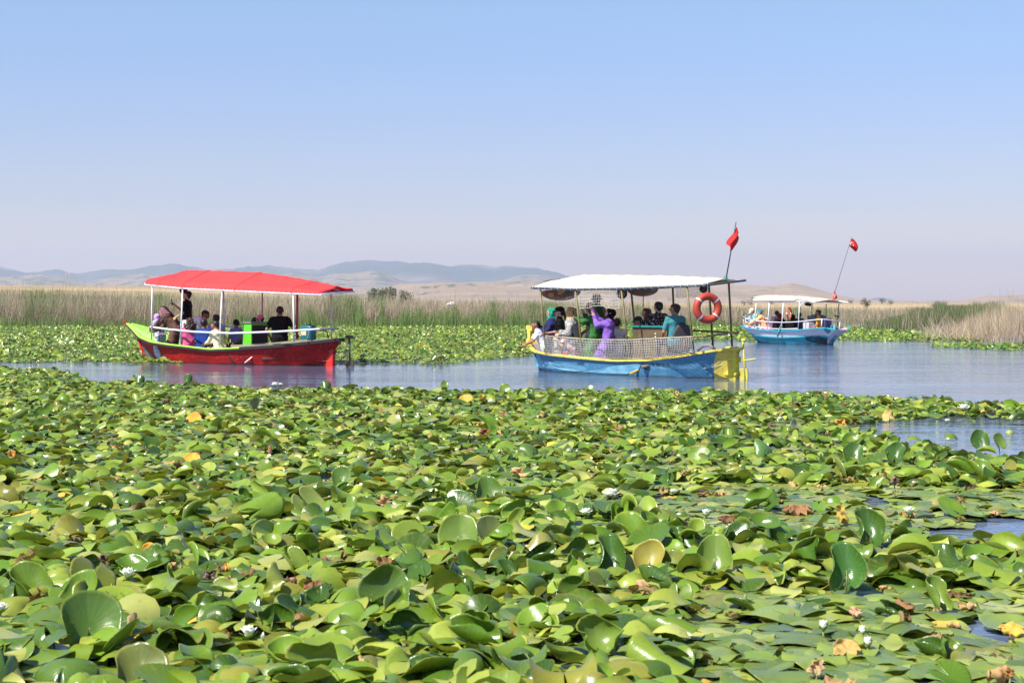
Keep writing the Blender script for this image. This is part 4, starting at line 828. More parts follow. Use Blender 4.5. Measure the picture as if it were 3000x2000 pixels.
# ======== red boat
RB = Boat('red_canopied_boat', 'red wooden boat with lime green rim under a bright red canopy, on the left', (970.5, 1072.2), (420, 1055.4), .86)
RB.hull([(340, 940), (371, 947), (394, 971), (409, 988), (441, 1002), (493, 1010), (530, 1014), (615, 1024), (707, 1020), (799, 1014), (891, 1005), (983, 995), (1060, 993)],
        [(0, .35), (.3, .06), (.5, 0), (.75, -.12), (1, -.36)], [(0, 5.7), (.3, 6.38), (.45, 6.5), (.7, 6.64), (.88, 6.84), (1, 7.15)],
        [(0, .02), (.05, .27), (.12, .58), (.22, .84), (.35, .97), (.5, 1.), (.65, .96), (.78, .80), (.88, .52), (.95, .25), (1, .02)], gp=.22)
redhull = mat('worn_red_paint', lin((188, 26, 20)), .6, spec=.25, scale=2.2, col2=lin((140, 18, 15)), bump=.003, bscale=18, stretch=(.6, 1, 1.6), thr=(.3, .7), scuff=(lin((190, 120, 110)), .35), grime=((.03, .025, .015), .015))
RB.build_hull([redhull], lambda a, b, t: 0, mat('lime_paint_inside', lin((135, 200, 70)), .5, var=.08), .0)
lime = mat('lime_paint', lin((170, 225, 80)), .4, var=.06)
RB.rail('rim', lime, .075, .035, .30, .985, .012, -.01); RB.rail('rim', BLACK, .09, .075, .0, .34, -.005, 0.)
RB.rail('rubbing_strake', BLACK, .035, .04, .33, .985, -.035, .02)
p = RB.P(1, 1); mb = MB(); mb.rect([RB.P(1, k) + Vector((.03, 0, 0)) for k in (.25, .4, .55, .7, .85, 1.0)] + [RB.P(1, 1) + Vector((.10, 0, .035))], .06, .05, (0, 1, 0)); mb.build('stem', redhull, RB.root, bevel=.008)
mb = MB(); mb.obox((.02, 0, .12), (.11, 0, 0), (0, .055, 0), (0, 0, .44)); mb.obox((.02, 0, .36), (.13, 0, 0), (0, .075, 0), (0, 0, .03)); o = mb.build('stern_post', mat('bright_red_paint', lin((205, 42, 30)), .45), RB.root, bevel=.012)
mb = MB(); mb.obox((.02, 0, .575), (.115, 0, 0), (0, .06, 0), (0, 0, .035)); mb.build('post_cap', BLACK, RB.root, bevel=.008)
# painted marks of the hull
grime = mat('weathered_grey', (.20, .19, .19), .7, scale=9, col2=(.10, .08, .08), thr=(.4, .6))
decal(RB, 'faded_patch', grime, [(412, 1000), (425, 1018), (440, 1034), (458, 1054), (440, 1056), (424, 1052), (418, 1030)], .004)
decal(RB, 'round_emblem', mat('emblem_white', (.70, .72, .76), .5, scale=14, col2=(.12, .14, .35), thr=(.42, .56)), [(340 + x / 3.267, 760 + y / 3.267) for x, y in [(365, 822), (390, 826), (412, 860), (428, 905), (428, 945), (414, 956), (392, 940), (368, 905), (356, 862), (356, 832)]], .006)
decal(RB, 'paint_streak', BLACK, [(340 + x / 3.267, 760 + y / 3.267) for x, y in [(1038, 870), (1050, 872), (1148, 1000), (1122, 1000), (1075, 930)]], .005)
def stub(boat, x0, y0, x1, y1, r, m, name, out=.10):
    a = boat.loc(x0, y0, boat.half); q = boat.side(a.x, a.z, -.03); b = boat.loc(x1, y1, q.y + out)
    mb = MB(); mb.tube([q, b], r, 10); return mb.build(name, m, boat.root, smooth=True)
stub(RB, 792, 1050, 769, 1051, .035, mat('sooty_pipe', (.05, .035, .03), .6), 'exhaust_pipe', .14)
stub(RB, 728, 1043, 717, 1063, .018, WHITEP, 'drain_pipe', .10)
wht = mat('white_tube', (.80, .80, .82), .35, var=.04)
c1 = lambda x, y: (340 + x / 3.267, 760 + y / 3.267)
mb = MB()
for (tx, ty, bx, by, v) in [(345, 255, 340, 768, .74), (638, 280, 615, 818, .84), (1015, 295, 990, 840, .84), (1695, 330, 1705, 785, .80)]:
    a = RB.loc(*c1(tx, ty), .86); b = RB.loc(*c1(bx, by), v); RB.pole(a, b, .019, wht)
for (tx, ty, bx, by, m_) in [(1028, 300, 1040, 700, wht), (1400, 318, 1400, 560, mat('rosy_tube', (.50, .33, .34), .4)), (2058, 325, 2062, 752, wht)]:
    a = RB.loc(*c1(tx, ty), -.84); b = RB.loc(*c1(bx, by), -.80); b.z = min(b.z, RB.P((b.x - RB.us(1)) / (RB.ub(1) - RB.us(1)), 1).z); RB.pole(a, b, .019, m_)
a = RB.loc(*c1(1735, 332), -.3); b = RB.loc(*c1(1732, 760), -.3); RB.pole(a, b, .028, mat('red_tube', lin((170, 60, 65)), .45))
# canopy frame and canopy
edge = [(-.45, 1.69), (.44, 1.725), (2.77, 1.815), (4.14, 1.87), (5.47, 1.97)]
for pts in ([(u, .88, z) for u, z in edge], [(.07, -.88, 1.78), (.75, -.88, 1.77), (1.86, -.88, 1.765), (3.06, -.88, 1.79), (5.47, -.88, 1.97)], [(-.45, .90, 1.69), (-.2, 0, 1.75), (.07, -.92, 1.78)], [(5.47, .9, 1.97), (5.47, .80, 2.06), (5.47, .4, 2.15), (5.47, 0, 2.215), (5.47, -.4, 2.15), (5.47, -.8, 2.06), (5.47, -.9, 1.97)]):
    mb = MB(); mb.tube(pts, .020, 8); mb.build('canopy_rail', wht, RB.root, smooth=True)
crown = [(-.45, 1.80), (-.26, 1.90), (.6, 2.04), (1.38, 2.15), (2.28, 2.26), (3.68, 2.315), (4.88, 2.35), (5.47, 2.24)]
redcloth = mat('red_canvas', lin((250, 78, 78)), .75, spec=.2, var=.05, scale=3, bump=.004, bscale=9, stretch=(1, .3, 1), trans=((.9, .12, .10), .3))
redge = [(.07, 1.79), (.75, 1.78), (1.86, 1.775), (3.06, 1.80), (5.47, 1.97)]
RB.canopy(redcloth, ((-.45, .07), 5.47), edge, redge, crown, .90, nu=60, hoops=(-.45, .45, 2.30, 4.1, 5.0, 5.47), folds=.04, val=.13, seam=mat('red_seam', lin((225, 58, 60)), .8, spec=.2))
for h in (.45, 2.3, 4.1):
    ze = interp(h, edge); zt = interp(h, crown) - .03; mb = MB(); mb.tube([(h, .87, ze), (h, .80, ze + .09), (h, .4, ze + (zt - ze) * .62), (h, 0, zt - .01), (h, -.4, ze + (zt - ze) * .62), (h, -.80, ze + .09), (h, -.87, ze)], .014, 6); mb.build('canopy_hoop', wht, RB.root, smooth=True)
# lacing studs of the edge
mb = MB()
for i in range(38): u = -.4 + 5.8 * i / 38; mb.tube([(u, .908, interp(u, edge) - .025), (u + .015, .915, interp(u, edge) + .045)], .005, 4)
mb.build('lacing', WHITEP, RB.root)
# handrail
pr = [RB.loc(*c1(x, y), v) for x, y, v in [(330, 645, .72), (500, 668, .80), (760, 693, .86), (1100, 706, .88), (1500, 692, .88), (1700, 682, .86), (1950, 665, .80)]]
mb = MB(); mb.tube(pr, .024, 8); mb.build('handrail', wht, RB.root, smooth=True)
q0 = RB.loc(*c1(1955, 665), .78); q1 = RB.loc(*c1(2130, 661), -.35)
mb = MB(); mb.tube([q0, q1], .022, 8); mb.build('handrail', mat('grey_violet_tube', (.33, .31, .38), .4), RB.root, smooth=True)
mb = MB(); mb.tube([RB.loc(*c1(1045, 640), -.84), RB.loc(*c1(1210, 650), -.86)], .022, 8); mb.build('handrail', wht, RB.root, smooth=True)
# decks, planks, console, benches
RB.deck(mat('red_deck', lin((190, 30, 32)), .55), -.28, 1.15, .028)
wood = mat('grey_green_plank', (.30, .27, .17), .75, scale=12, stretch=(.2, 3, 3), bump=.003)
for k, (dv, dz, u0, u1) in enumerate(((-.07, .04, -.1, 2.5), (-.15, .075, .4, 2.6))):
    mb = MB(); pts = []
    for i in range(13):
        u = u0 + (u1 - u0) * i / 12; t = (u - RB.us(1)) / (RB.ub(1) - RB.us(1)); q = RB.P(t, 1); pts.append((q.x, q.y + dv, q.z + dz))
    mb.rect(pts, .10, .03); mb.build('side_plank', wood, RB.root, bevel=.004)
mb = MB(); a = RB.loc(*c1(1210, 600), .3); b = RB.loc(*c1(1330, 630), .3); 
mb.box((a.x - .30, -.30, .05), (a.x - .0, .30, a.z - .02)); o = mb.build('console', mat('lime_board', lin((95, 190, 40)), .5, var=.05), RB.root, bevel=.006)
CX0, CX1, CZ = a.x - .30, a.x, a.z - .02
mb = MB(); mb.box((CX0 - .02, -.33, CZ), (CX1 + .02, .33, CZ + .025)); mb.build('console_top', mat('grey_board', (.28, .26, .33), .5), o)
mb = MB(); mb.box((CX0 - .012, -.26, .12), (CX0 - .002, .27, CZ - .06)); mb.build('recess_shade_panel', mat('painted_recess_shade', (.03, .012, .012), .7), o)  # flat panel, its near black colour standing for shade inside the open console
mb = MB(); mb.tube([(CX0 + .08, 0, CZ + .02), (CX0 + .05, 0, CZ + .09), (CX0 + .16, .05, CZ + .10)], .012, 6); mb.build('throttle_lever', BLACK, o, smooth=True)
RB.bench(lime, 1.6, 5.2, .17)
mb = MB(); mb.box((.95, -.35, .46), (1.25, .35, .50)); mb.box((1.0, -.3, .05), (1.2, .3, .46)); mb.build('helm_bench', mat('dark_red_board', (.22, .02, .02), .6), RB.root)
RB.deck(lime, 5.75, 6.75, -.16, 'fore_deck')
# fuel hose and rudder gear
mb = MB(); mb.tube([RB.loc(*c1(x, y), 0.1) for x, y in [(1935, 660), (1965, 658), (2000, 668), (2020, 700), (2035, 768)]], .013, 8); mb.build('hose', BLACK, RB.root, smooth=True)
iron = mat('rusty_black_iron', (.07, .06, .055), .6, metal=.3)
J = lambda x, y: RB.loc(*c1(x, y), 0)
mb = MB(); mb.tube([J(2232, 735), J(2236, 1010)], .026, 10); mb.tube([J(2200, 738), J(2265, 740)], .028, 10); mb.build('rudder_shaft', iron, RB.root, smooth=True)
mb = MB()
for a, b in (((2085, 882), (2215, 888)), ((2085, 882), (2205, 1020)), ((2100, 1008), (2215, 895)), ((2212, 885), (2212, 1010))): mb.tube([J(*a), J(*b)], .014, 8)
mb.build('rudder_frame', iron, RB.root, smooth=True)
mb = MB(); a = J(2236, 965); mb.obox((a.x - .02, 0, a.z - .28), (.11, 0, 0), (0, .012, 0), (0, 0, .26)); mb.build('rudder_blade', iron, RB.root)
mb = MB()
for k in range(14): a = J(2225 + rnd.uniform(-18, 30), 960); q = a + Vector((rnd.uniform(-.05, .05), rnd.uniform(-.03, .03), -.16)); mb.tube([a + Vector((0, 0, rnd.uniform(-.03, .05))), (a + q) / 2 + Vector((.01, .02, 0)), q], .004, 4)
mb.build('hanging_weed', mat('dark_weed', (.04, .04, .02), .9), RB.root)
mb = MB(); mb.tube([RB.side(*(lambda p: (p.x, p.z))(RB.loc(*c1(1800, 970), .6)), .01), J(2090, 975)], .004, 4); mb.build('steering_cord', mat('grey_cord', (.30, .28, .20), .8), RB.root)
# teal fuel can
g = RB.loc(*c1(1840, 775), .25); t = empty('fuel_can', RB.world((g.x, .25, g.z + .0)), 'teal plastic fuel can with a peeling paper label on the red stern deck', 'fuel can'); t.rotation_euler = (0, 0, RB.yaw)
w = 148 / 3.267 / F * 36.8 / 2; h = 145 / 3.267 / F * 36.8
mb = MB(); mb.obox((0, 0, h / 2), (w * .95, 0, 0), (0, w * .62, 0), (0, 0, h / 2)); mb.build('body', mat('teal_plastic', lin((30, 100, 110)), .35, var=.1), t, bevel=.05, smooth=True)
mb = MB(); mb.obox((.05, w * .62 + .002, h * .52), (w * .45, 0, 0), (0, .002, 0), (0, 0, .06)); mb.build('paper_label', mat('old_paper', (.62, .52, .33), .8, scale=14, bump=.002), t)
mb = MB(); mb.tube([(-.05, 0, h - .01), (-.05, 0, h + .03)], .035, 12); mb.build('cap', mat('teal_plastic_cap', lin((25, 80, 95)), .4), t, smooth=True)
mb = MB(); mb.tube([(-.10, w * .5, h - .03), (-.15, w * .64, h * .7), (-.10, w * .66, h * .25), (-.06, w * .64, .02)], .008, 6); mb.build('tube', mat('clear_tube', (.4, .4, .38), .3), t, smooth=True)
# hat hanging under the canopy
g = RB.loc(*c1(645, 292), .45); t = empty('hanging_hat', RB.world(g), 'round dark hat hanging under the red canopy above the standing person', 'hat')
mb = MB(); ring(mb, (0, 0, 0), (1, 0, 0), (0, .35, 1), .085, .018); mb.build('brim', mat('maroon_felt', (.07, .015, .015), .9), t, smooth=True); mb = MB(); mb.sphere((.0, .02, 0), .085, (1, .55, 1)); mb.build('crown', mat('dark_felt', (.02, .012, .012), .9), t, smooth=True)
# ======== blue boat
BB = Boat('blue_canopied_boat', 'sky blue boat with yellow rim and netted sides under a cream canopy, in the centre', (2150, 1110), (1576, 1084), .80)
BB.hull([(1500, 985), (1545, 992), (1550, 1012), (1566, 1029), (1609, 1038), (1699, 1048), (1798, 1056), (1898, 1055), (1997, 1043), (2097, 1026), (2170, 1021), (2220, 1018)],
        [(0, .25), (.3, .04), (.5, 0), (.75, -.04), (1, -.17)], [(0, 4.9), (.3, 5.4), (.45, 5.55), (.7, 5.62), (.88, 5.70), (1, 5.86)],
        [(0, .02), (.04, .22), (.10, .52), (.2, .82), (.35, .97), (.5, 1.), (.65, .97), (.78, .86), (.88, .64), (.95, .36), (1, .03)], gp=.16)
bluep = mat('chalky_blue_paint', lin((66, 122, 156)), .6, scale=1.6, col2=lin((100, 156, 184)), bump=.003, bscale=16, stretch=(.7, 1, 2.6), thr=(.36, .44), scuff=(lin((150, 185, 195)), .4), grime=((.05, .055, .04), .012))
yel = mat('yellow_paint', lin((226, 206, 86)), .5, scale=5, col2=lin((196, 174, 72)), bump=.004, bscale=22, scuff=(lin((130, 110, 70)), .5))
BB.build_hull([bluep, yel], lambda a, b, t: 1 if t < .052 + .02 * max(0, a - .8) * 5 else 0, mat('grey_lining', (.20, .17, .17), .7), .0)
BB.rail('rim', yel, .08, .046, .0, .99, .0, .0)
# washed wave of paler paint along the side, as on the photograph
pale = mat('washed_out_paint', lin((135, 188, 208)), .6, scale=7, col2=lin((88, 152, 184)), stretch=(.6, 1, 2))
c2 = lambda x, y: (1500 + x / 3.016, 620 + y / 3.016)
decal(BB, 'washed_patch', pale, [c2(*q) for q in [(195, 1290), (250, 1300), (330, 1322), (400, 1345), (480, 1365), (560, 1385), (640, 1405), (560, 1410), (440, 1400), (330, 1392), (240, 1380), (212, 1340)]], .012)
decal(BB, 'washed_patch', pale, [c2(*q) for q in [(650, 1412), (700, 1400), (780, 1392), (860, 1372), (930, 1358), (1010, 1352), (1100, 1342), (1140, 1350), (1120, 1400), (1020, 1432), (880, 1430), (760, 1425)]], .012)
decal(BB, 'soot_stain', mat('soot_on_blue', (.03, .025, .02), .8, scale=10, col2=lin((90, 120, 130)), thr=(.35, .6)), [c2(*q) for q in [(1150, 1335), (1190, 1340), (1215, 1365), (1225, 1395), (1205, 1402), (1170, 1390), (1148, 1370), (1142, 1348)]], .005)
mb = MB(); mb.rect([BB.P(1, k) + Vector((.02, 0, 0)) for k in (.3, .45, .6, .75, .9, 1.)], .06, .05, (0, 1, 0)); mb.build('stem', bluep, BB.root, bevel=.01)
# prow board behind the boy
a = BB.loc(*c2(140, 1030), 0); mb = MB(); z0 = BB.P(1, 1).z
mb.obox((5.80, 0, (z0 + .0 + a.z) / 2 + .03), (.05, 0, 0), (0, .05, 0), (0, 0, .16)); mb.obox((5.80, 0, a.z), (.10, 0, .02), (0, .045, 0), (0, 0, .05)); mb.build('prow_head', yel, BB.root, bevel=.015)
mb = MB()
for sd in (-1, 1):
    if sd < 0: mb.grid([[(5.78, 0, z0 - .1), (5.3, -.42, .50), (4.9, -.58, .42)], [(5.78, 0, a.z - .02), (5.3, -.40, .80), (4.9, -.56, .78)]]); mb.grid([[(5.75, 0, a.z - .02), (5.29, -.36, .80), (4.9, -.52, .78)], [(5.75, 0, z0 - .1), (5.29, -.38, .50), (4.9, -.54, .42)]])
mb.build('bow_bulwark', yel, BB.root)
J = lambda x, y: BB.loc(*c2(x, y), 0)
a, b = J(1895, 1210), J(1968, 1480); mb = MB(); mb.obox((.04, 0, .22), (.13, 0, 0), (0, .07, 0), (0, 0, .42)); mb.obox((.04, 0, .40), (.15, 0, 0), (0, .09, 0), (0, 0, .05)); mb.obox((.04, 0, .10), (.15, 0, 0), (0, .09, 0), (0, 0, .04)); mb.build('stern_post', mat('thick_yellow_paint', lin((228, 215, 60)), .45, scale=6, col2=lin((195, 175, 50)), bump=.008, bscale=14), BB.root, bevel=.02, smooth=True)
gp = mat('yellow_iron', lin((190, 180, 75)), .5, var=.2)
mb = MB(); mb.tube([J(2040, 1140), J(2065, 1500)], .022, 8); mb.tube([J(2010, 1137), J(2062, 1137)], .032, 10); mb.build('rudder_shaft', gp, BB.root, smooth=True)
mb = MB()
for a, b in (((1945, 1295), (2040, 1302)), ((1945, 1395), (2050, 1398)), ((1950, 1390), (2035, 1300)), ((1975, 1325), (2155, 1300))): mb.tube([J(*a), J(*b)], .016, 8)
mb.build('rudder_frame', gp, BB.root, smooth=True)
mb = MB(); a = J(2052, 1420); mb.obox((a.x, 0, a.z - .22), (.09, 0, 0), (0, .012, 0), (0, 0, .30)); mb.build('rudder_blade', gp, BB.root)
stub(BB, *c2(1185, 1362), *c2(1142, 1372), .035, mat('grey_exhaust', (.16, .13, .11), .7), 'exhaust_pipe', .12)
stub(BB, *c2(1100, 1392), *c2(1042, 1432), .022, mat('amber_pipe', lin((215, 165, 50)), .45), 'drain_pipe', .14)
INK = mat('black_lettering', (.015, .015, .02), .5)
lettering(BB, 'BL BEYŞEHİR'.replace('HİR', 'HiR'), INK, *c2(1238, 1360), 7.5, 'boat_name', 1.02)
lettering(BB, '2722792', INK, *c2(580, 1350), 6.6, 'registration_number', .9)
mb = MB(); mb.tube([BB.side(*(lambda p: (p.x, p.z))(BB.loc(*c2(1720, 1325), .6)), .01), BB.side(.5, .2, .05), J(1960, 1332)], .004, 4); mb.build('steering_cord', mat('pale_cord', (.6, .6, .6), .7), BB.root)
olive = mat('olive_tube', lin((112, 102, 68)), .5, var=.2)
post = {}
for i, (tx, ty, bx, by, v) in enumerate([(250, 690, 300, 1250, .72), (560, 690, 628, 1290, .78), (965, 680, 1035, 1295, .79), (1545, 660, 1605, 1245, .74)]):
    a = BB.loc(*c2(tx, ty), .84); b = BB.loc(*c2(bx, by), v); BB.pole(a, b, .022, olive)
for tx, ty, bx, by in [(1055, 720, 1100, 1110), (1420, 665, 1440, 830), (1740, 650, 1775, 1190), (1915, 625, 1945, 1180)]:
    a = BB.loc(*c2(tx, ty), -.84); b = BB.loc(*c2(bx, by), -.72); b.z = min(b.z, .62); BB.pole(a, b, .022, olive)
dark = mat('dark_grey_tube', (.07, .085, .10), .5)
bedge = [(.0, 1.85), (.67, 1.83), (2.3, 1.795), (3.6, 1.79), (4.85, 1.83)]; bstb = [(.42, 1.96), (.77, 1.93), (1.29, 1.89), (2.27, 1.85), (3.45, 1.79), (4.85, 1.83)]
for pts in ([(u, .86, z) for u, z in bedge], [(u, -.86, z) for u, z in bstb], [(.0, .90, 1.845), (.2, 0, 1.905), (.43, -.92, 1.965)], [(.55, .86, 1.83), (.6, .4, 1.90), (.65, -.4, 1.94), (.7, -.86, 1.93)], [(2.3, .86, 1.79), (2.3, .4, 1.93), (2.3, -.4, 1.96), (2.3, -.86, 1.84)], [(4.85, .88, 1.83), (4.85, .4, 1.98), (4.85, 0, 2.02), (4.85, -.4, 1.98), (4.85, -.88, 1.83)]):
    mb = MB(); mb.tube(pts, .023, 8); mb.build('canopy_rail', dark, BB.root, smooth=True)
bcrown = [(.0, 1.95), (.23, 2.0), (1.34, 2.05), (2.05, 2.08), (4.14, 2.12), (4.83, 2.03)]
cream = mat('cream_canvas', lin((238, 224, 198)), .7, var=.02, scale=3, bump=.004, bscale=8, stretch=(1, .3, 1), trans=((.85, .72, .5), .3))
BB.canopy(cream, ((.03, .43), 4.82), [(u, z + .028) for u, z in bedge], [(u, z + .028) for u, z in bstb], bcrown, .86, hoops=(.0, .6, 1.4, 2.3, 3.3, 4.2, 4.85), folds=.035, power=1.6, seam=mat('cream_seam', lin((222, 208, 184)), .8))
mb = MB()
for i in range(26): u = .05 + 4.75 * i / 25; z = interp(u, bedge); ring(mb, (u, .86, z + .004), (0, 1, 0), (.25, 0, 1), .036, .005, 10, 4)
mb.build('lacing', mat('pale_blue_cord', (.45, .58, .72), .7), BB.root)
# handrail and nets
hr = [BB.loc(*c2(x, y), v) for x, y, v in [(300, 1098, .74), (480, 1112, .78), (700, 1130, .80), (1020, 1132, .80), (1300, 1118, .80), (1600, 1105, .78), (1760, 1095, .70), (1990, 1066, .20)]]
mb = MB(); mb.tube(hr, .02, 8); mb.build('handrail', olive, BB.root, smooth=True)
mb = MB(); mb.tube([BB.loc(*c2(1600, 1050), -.74), BB.loc(*c2(1990, 1070), -.2)], .018, 8); mb.build('handrail', mat('rope_wrapped_tube', (.10, .09, .08), .8, bump=.01, bscale=60), BB.root, smooth=True)
lo = [BB.loc(*c2(x, y), v) for x, y, v in [(318, 1250, .72), (480, 1262, .76), (640, 1284, .78), (1035, 1294, .79), (1300, 1285, .77), (1600, 1240, .74)]]
def curve(pts, t): x = t * (len(pts) - 1); i = min(int(x), len(pts) - 2); return pts[i].lerp(pts[i + 1], x - i)
U0, U1 = hr[0].x, hr[5].x
def byu(pts, u): return Vector([float(np.interp(-u, [-p.x for p in pts], [p[k] for p in pts])) for k in range(3)])
def nf(a, b):
    u = U0 + (U1 - U0) * a; p = byu(lo, u).lerp(byu(hr, u), b); p.y += .02 + .03 * math.sin(math.pi * b); p.z -= .015 * math.sin(math.pi * b); p.x = u - .0; return p
cord = mat('white_net_cord', (.66, .62, .55), .8)
netmesh(nf, 92, 8, .0033).build('safety_net', cord, BB.root, smooth=True)
def nf2(a, b): u = 3.62 + (2.32 - 3.62) * a; return Vector((u, .82 - .02 * b, 1.78 - (.36 + .03 * math.sin(a * 9)) * b))
netmesh(nf2, 24, 6, .003, .01).build('side_net', cord, BB.root, smooth=True)
def nf3(a, b): u = 2.2 + (1.35 - 2.2) * a; return Vector((u, -.82, 1.84 - (.20 + .02 * math.sin(a * 9)) * b))
netmesh(nf3, 20, 4, .003, .006).build('side_net', mat('grey_net_cord', (.2, .2, .2), .8), BB.root, smooth=True)
# inside: deck, console, benches
BB.deck(mat('lilac_deck', lin((150, 120, 145)), .6), -.12, 1.6, .03)
p0, p1 = BB.loc(*c2(1078, 1010), .25), BB.loc(*c2(1075, 1120), .25)
cx = p0.x; mb = MB(); mb.box((cx - .95, -.40, .0), (cx - .0, .30, p0.z - .02)); con = mb.build('console', mat('brown_plywood', lin((95, 80, 55)), .65, scale=5, stretch=(.3, 2, 2)), BB.root, bevel=.006)
mb = MB(); mb.box((cx - 1.0, -.44, p0.z - .02), (cx + .03, .34, p0.z + .015)); mb.build('console_top', mat('teal_board', lin((30, 125, 120)), .5), con)
mb = MB(); [mb.box((cx - .66, .302, p0.z - .16 - .06 * k), (cx - .63, .312, p0.z - .135 - .06 * k)) for k in range(3)]; mb.build('switch_panel', WHITEP, con)
mb = MB(); mb.sphere((cx - .72, -.1, p0.z + .03), .05, (1.3, 1, .6)); mb.build('crumpled_paper', mat('crumpled_paper', (.6, .58, .52), .9, bump=.01), con)
BB.bench(mat('grey_violet_board', (.20, .16, .22), .6), 1.9, 4.5, .22)
mb = MB(); mb.tube([BB.loc(*c2(x, y), .1) for x, y in [(1640, 1225), (1690, 1185), (1745, 1178), (1790, 1215)]], .03, 8); mb.build('bent_pipe', mat('grey_rubber', (.20, .19, .18), .7), BB.root, smooth=True)
# folded up items that hang on the blue boat are things of their own
BANDM = mat('worn_reflective_band', (.58, .57, .56), .6, var=.2, scale=60)
def life_ring(boat, px, py, v, rx, ry, label, ax, thick=.30, bands=(.8, 2.4, 4.0, 5.5), col=(172, 62, 40), bw=.16):
    c = boat.loc(px, py, v); w = boat.world(c); Rr = ry / F * w.y; t = empty('life_ring', w, label, 'life ring', 'orange life rings hung on the boats')
    ay = Vector((0, 0, 1)); ax = Vector(ax).normalized(); mb = MB(); r = Rr * thick / 2; ring(mb, (0, 0, 0), ax, ay, Rr - r, r, 40, 12); o = mb.build('ring_body', mat('orange_float', lin(col), .5, var=.08), t, smooth=True)
    for b in bands: mb = MB(); ring(mb, (0, 0, 0), ax, ay, Rr - r, r + .004, 4, 12, b - bw / 2, b + bw / 2); mb.build('white_band', BANDM, t, smooth=True)
    mb = MB(); mb.tube([(0, 0, Rr), (.01, 0, Rr + .10), (.0, 0, Rr + .22)], .007, 6); mb.build('hanging_cord', mat('ring_cord', (.6, .65, .72), .7), t, smooth=True); return t
life_ring(BB, *c2(1727, 852), .80, 122, 46, 'large orange life ring hung from the cream canopy at the stern of the blue boat', (.95, .31, 0), .50, (.72, 2.45, 3.95, 5.55), bw=.12)
def hanging_bag(x0, x1, y0, y1, v, label, cols, yl):
    a, b = BB.loc(*c2(x0, y0), v), BB.loc(*c2(x1, y0), v); dz = (y1 - y0) / 3.016 / F * 32.5; c = (a + b) / 2; t = empty('net_bag', BB.world((c.x, v, a.z - dz * .12)), label, 'bag', 'net bags of life jackets'); t.rotation_euler = (0, 0, BB.yaw); L = abs(a.x - b.x) / 2
    mb = MB(); mb.sphere((0, 0, -.0), 1, (L * .9, .22, dz * .12), 20, 10); mb.sphere((L * .15, .0, -dz * .42), 1, (L * .6, .22, dz * .42)); mb.sphere((-L * .35, 0, -dz * .3), 1, (L * .45, .2, dz * .32)); mb.sphere((L * .5, 0, -dz * .25), 1, (L * .4, .2, dz * .3)); blob(mb, 'life_jackets', cols, t, .012, 3, .02)
    net = MB(); n, m = 26, 14
    f = lambda i, j: Vector((L * math.cos(math.pi * j / m), .26 * math.sin(math.pi * j / m) * math.sin(math.pi * i / n - math.pi / 2), -dz * 1.0 * math.sin(math.pi * j / m) * math.cos(math.pi * i / n - math.pi / 2)))
    for i in range(n + 1): net.tube([f(i, j) for j in range(m + 1)], .0035, 4, False)
    for j in range(1, m): net.tube([f(i, j) for i in range(n + 1)], .0035, 4, False)
    net.build('net', mat('brown_cord_' + str(x0), (.30, .24, .17), .8), t, smooth=True)
hanging_bag(265, 590, 692, 778, .45, 'net bag of red and yellow life jackets under the bow end of the cream canopy', pattern('jackets_a', [lin((190, 45, 35)), lin((150, 35, 30)), lin((200, 170, 60)), lin((60, 60, 60)), lin((185, 60, 45))], 7), 1)
hanging_bag(1035, 1270, 676, 740, .1, 'smaller net bag of red life jackets under the middle of the cream canopy', pattern('jackets_b', [lin((170, 45, 35)), lin((120, 30, 26)), lin((70, 55, 40)), lin((175, 60, 40))], 8), 1)
g = BB.loc(*c2(972, 722), .62); t = empty('fender_disc', BB.world(g), 'black tyre fender with a blue centre hanging under the cream canopy', 'fender')
ax = Vector((.95, .3, 0)); mb = MB(); ring(mb, (0, 0, 0), ax, (0, 0, 1), .082, .036, 28, 10); mb.build('tyre', mat('tyre_rubber', (.02, .02, .02), .7), t, smooth=True)
mb = MB(); mb.sphere((0, 0, 0), .055, (1, .6, 1)); mb.build('blue_centre', mat('blue_ball', lin((50, 95, 140)), .4), t, smooth=True); mb = MB(); ring(mb, (0, -.02, 0), ax, (0, 0, 1), .066, .012, 28, 6); mb.build('inner_band', mat('grey_band', (.2, .17, .13), .6), t, smooth=True)
g = BB.loc(*c2(1692, 682), .3); t = empty('hanging_fender', BB.world(g), 'plain black fender hanging under the canopy beside the large life ring', 'fender'); mb = MB(); mb.sphere((0, 0, 0), .085, (1, .8, 1)); mb.build('rubber_body', mat('black_rubber', (.012, .012, .012), .6), t, smooth=True); mb = MB(); mb.tube([(0, 0, .07), (.02, 0, .2)], .008, 6); mb.build('cord', cord, t)
mb = MB(); mb.tube([BB.loc(*c2(x, y), .1) for x, y in [(1165, 690), (1160, 760), (1158, 852)]], .009, 6); mb.build('hanging_cable', BLACK, BB.root, smooth=True)
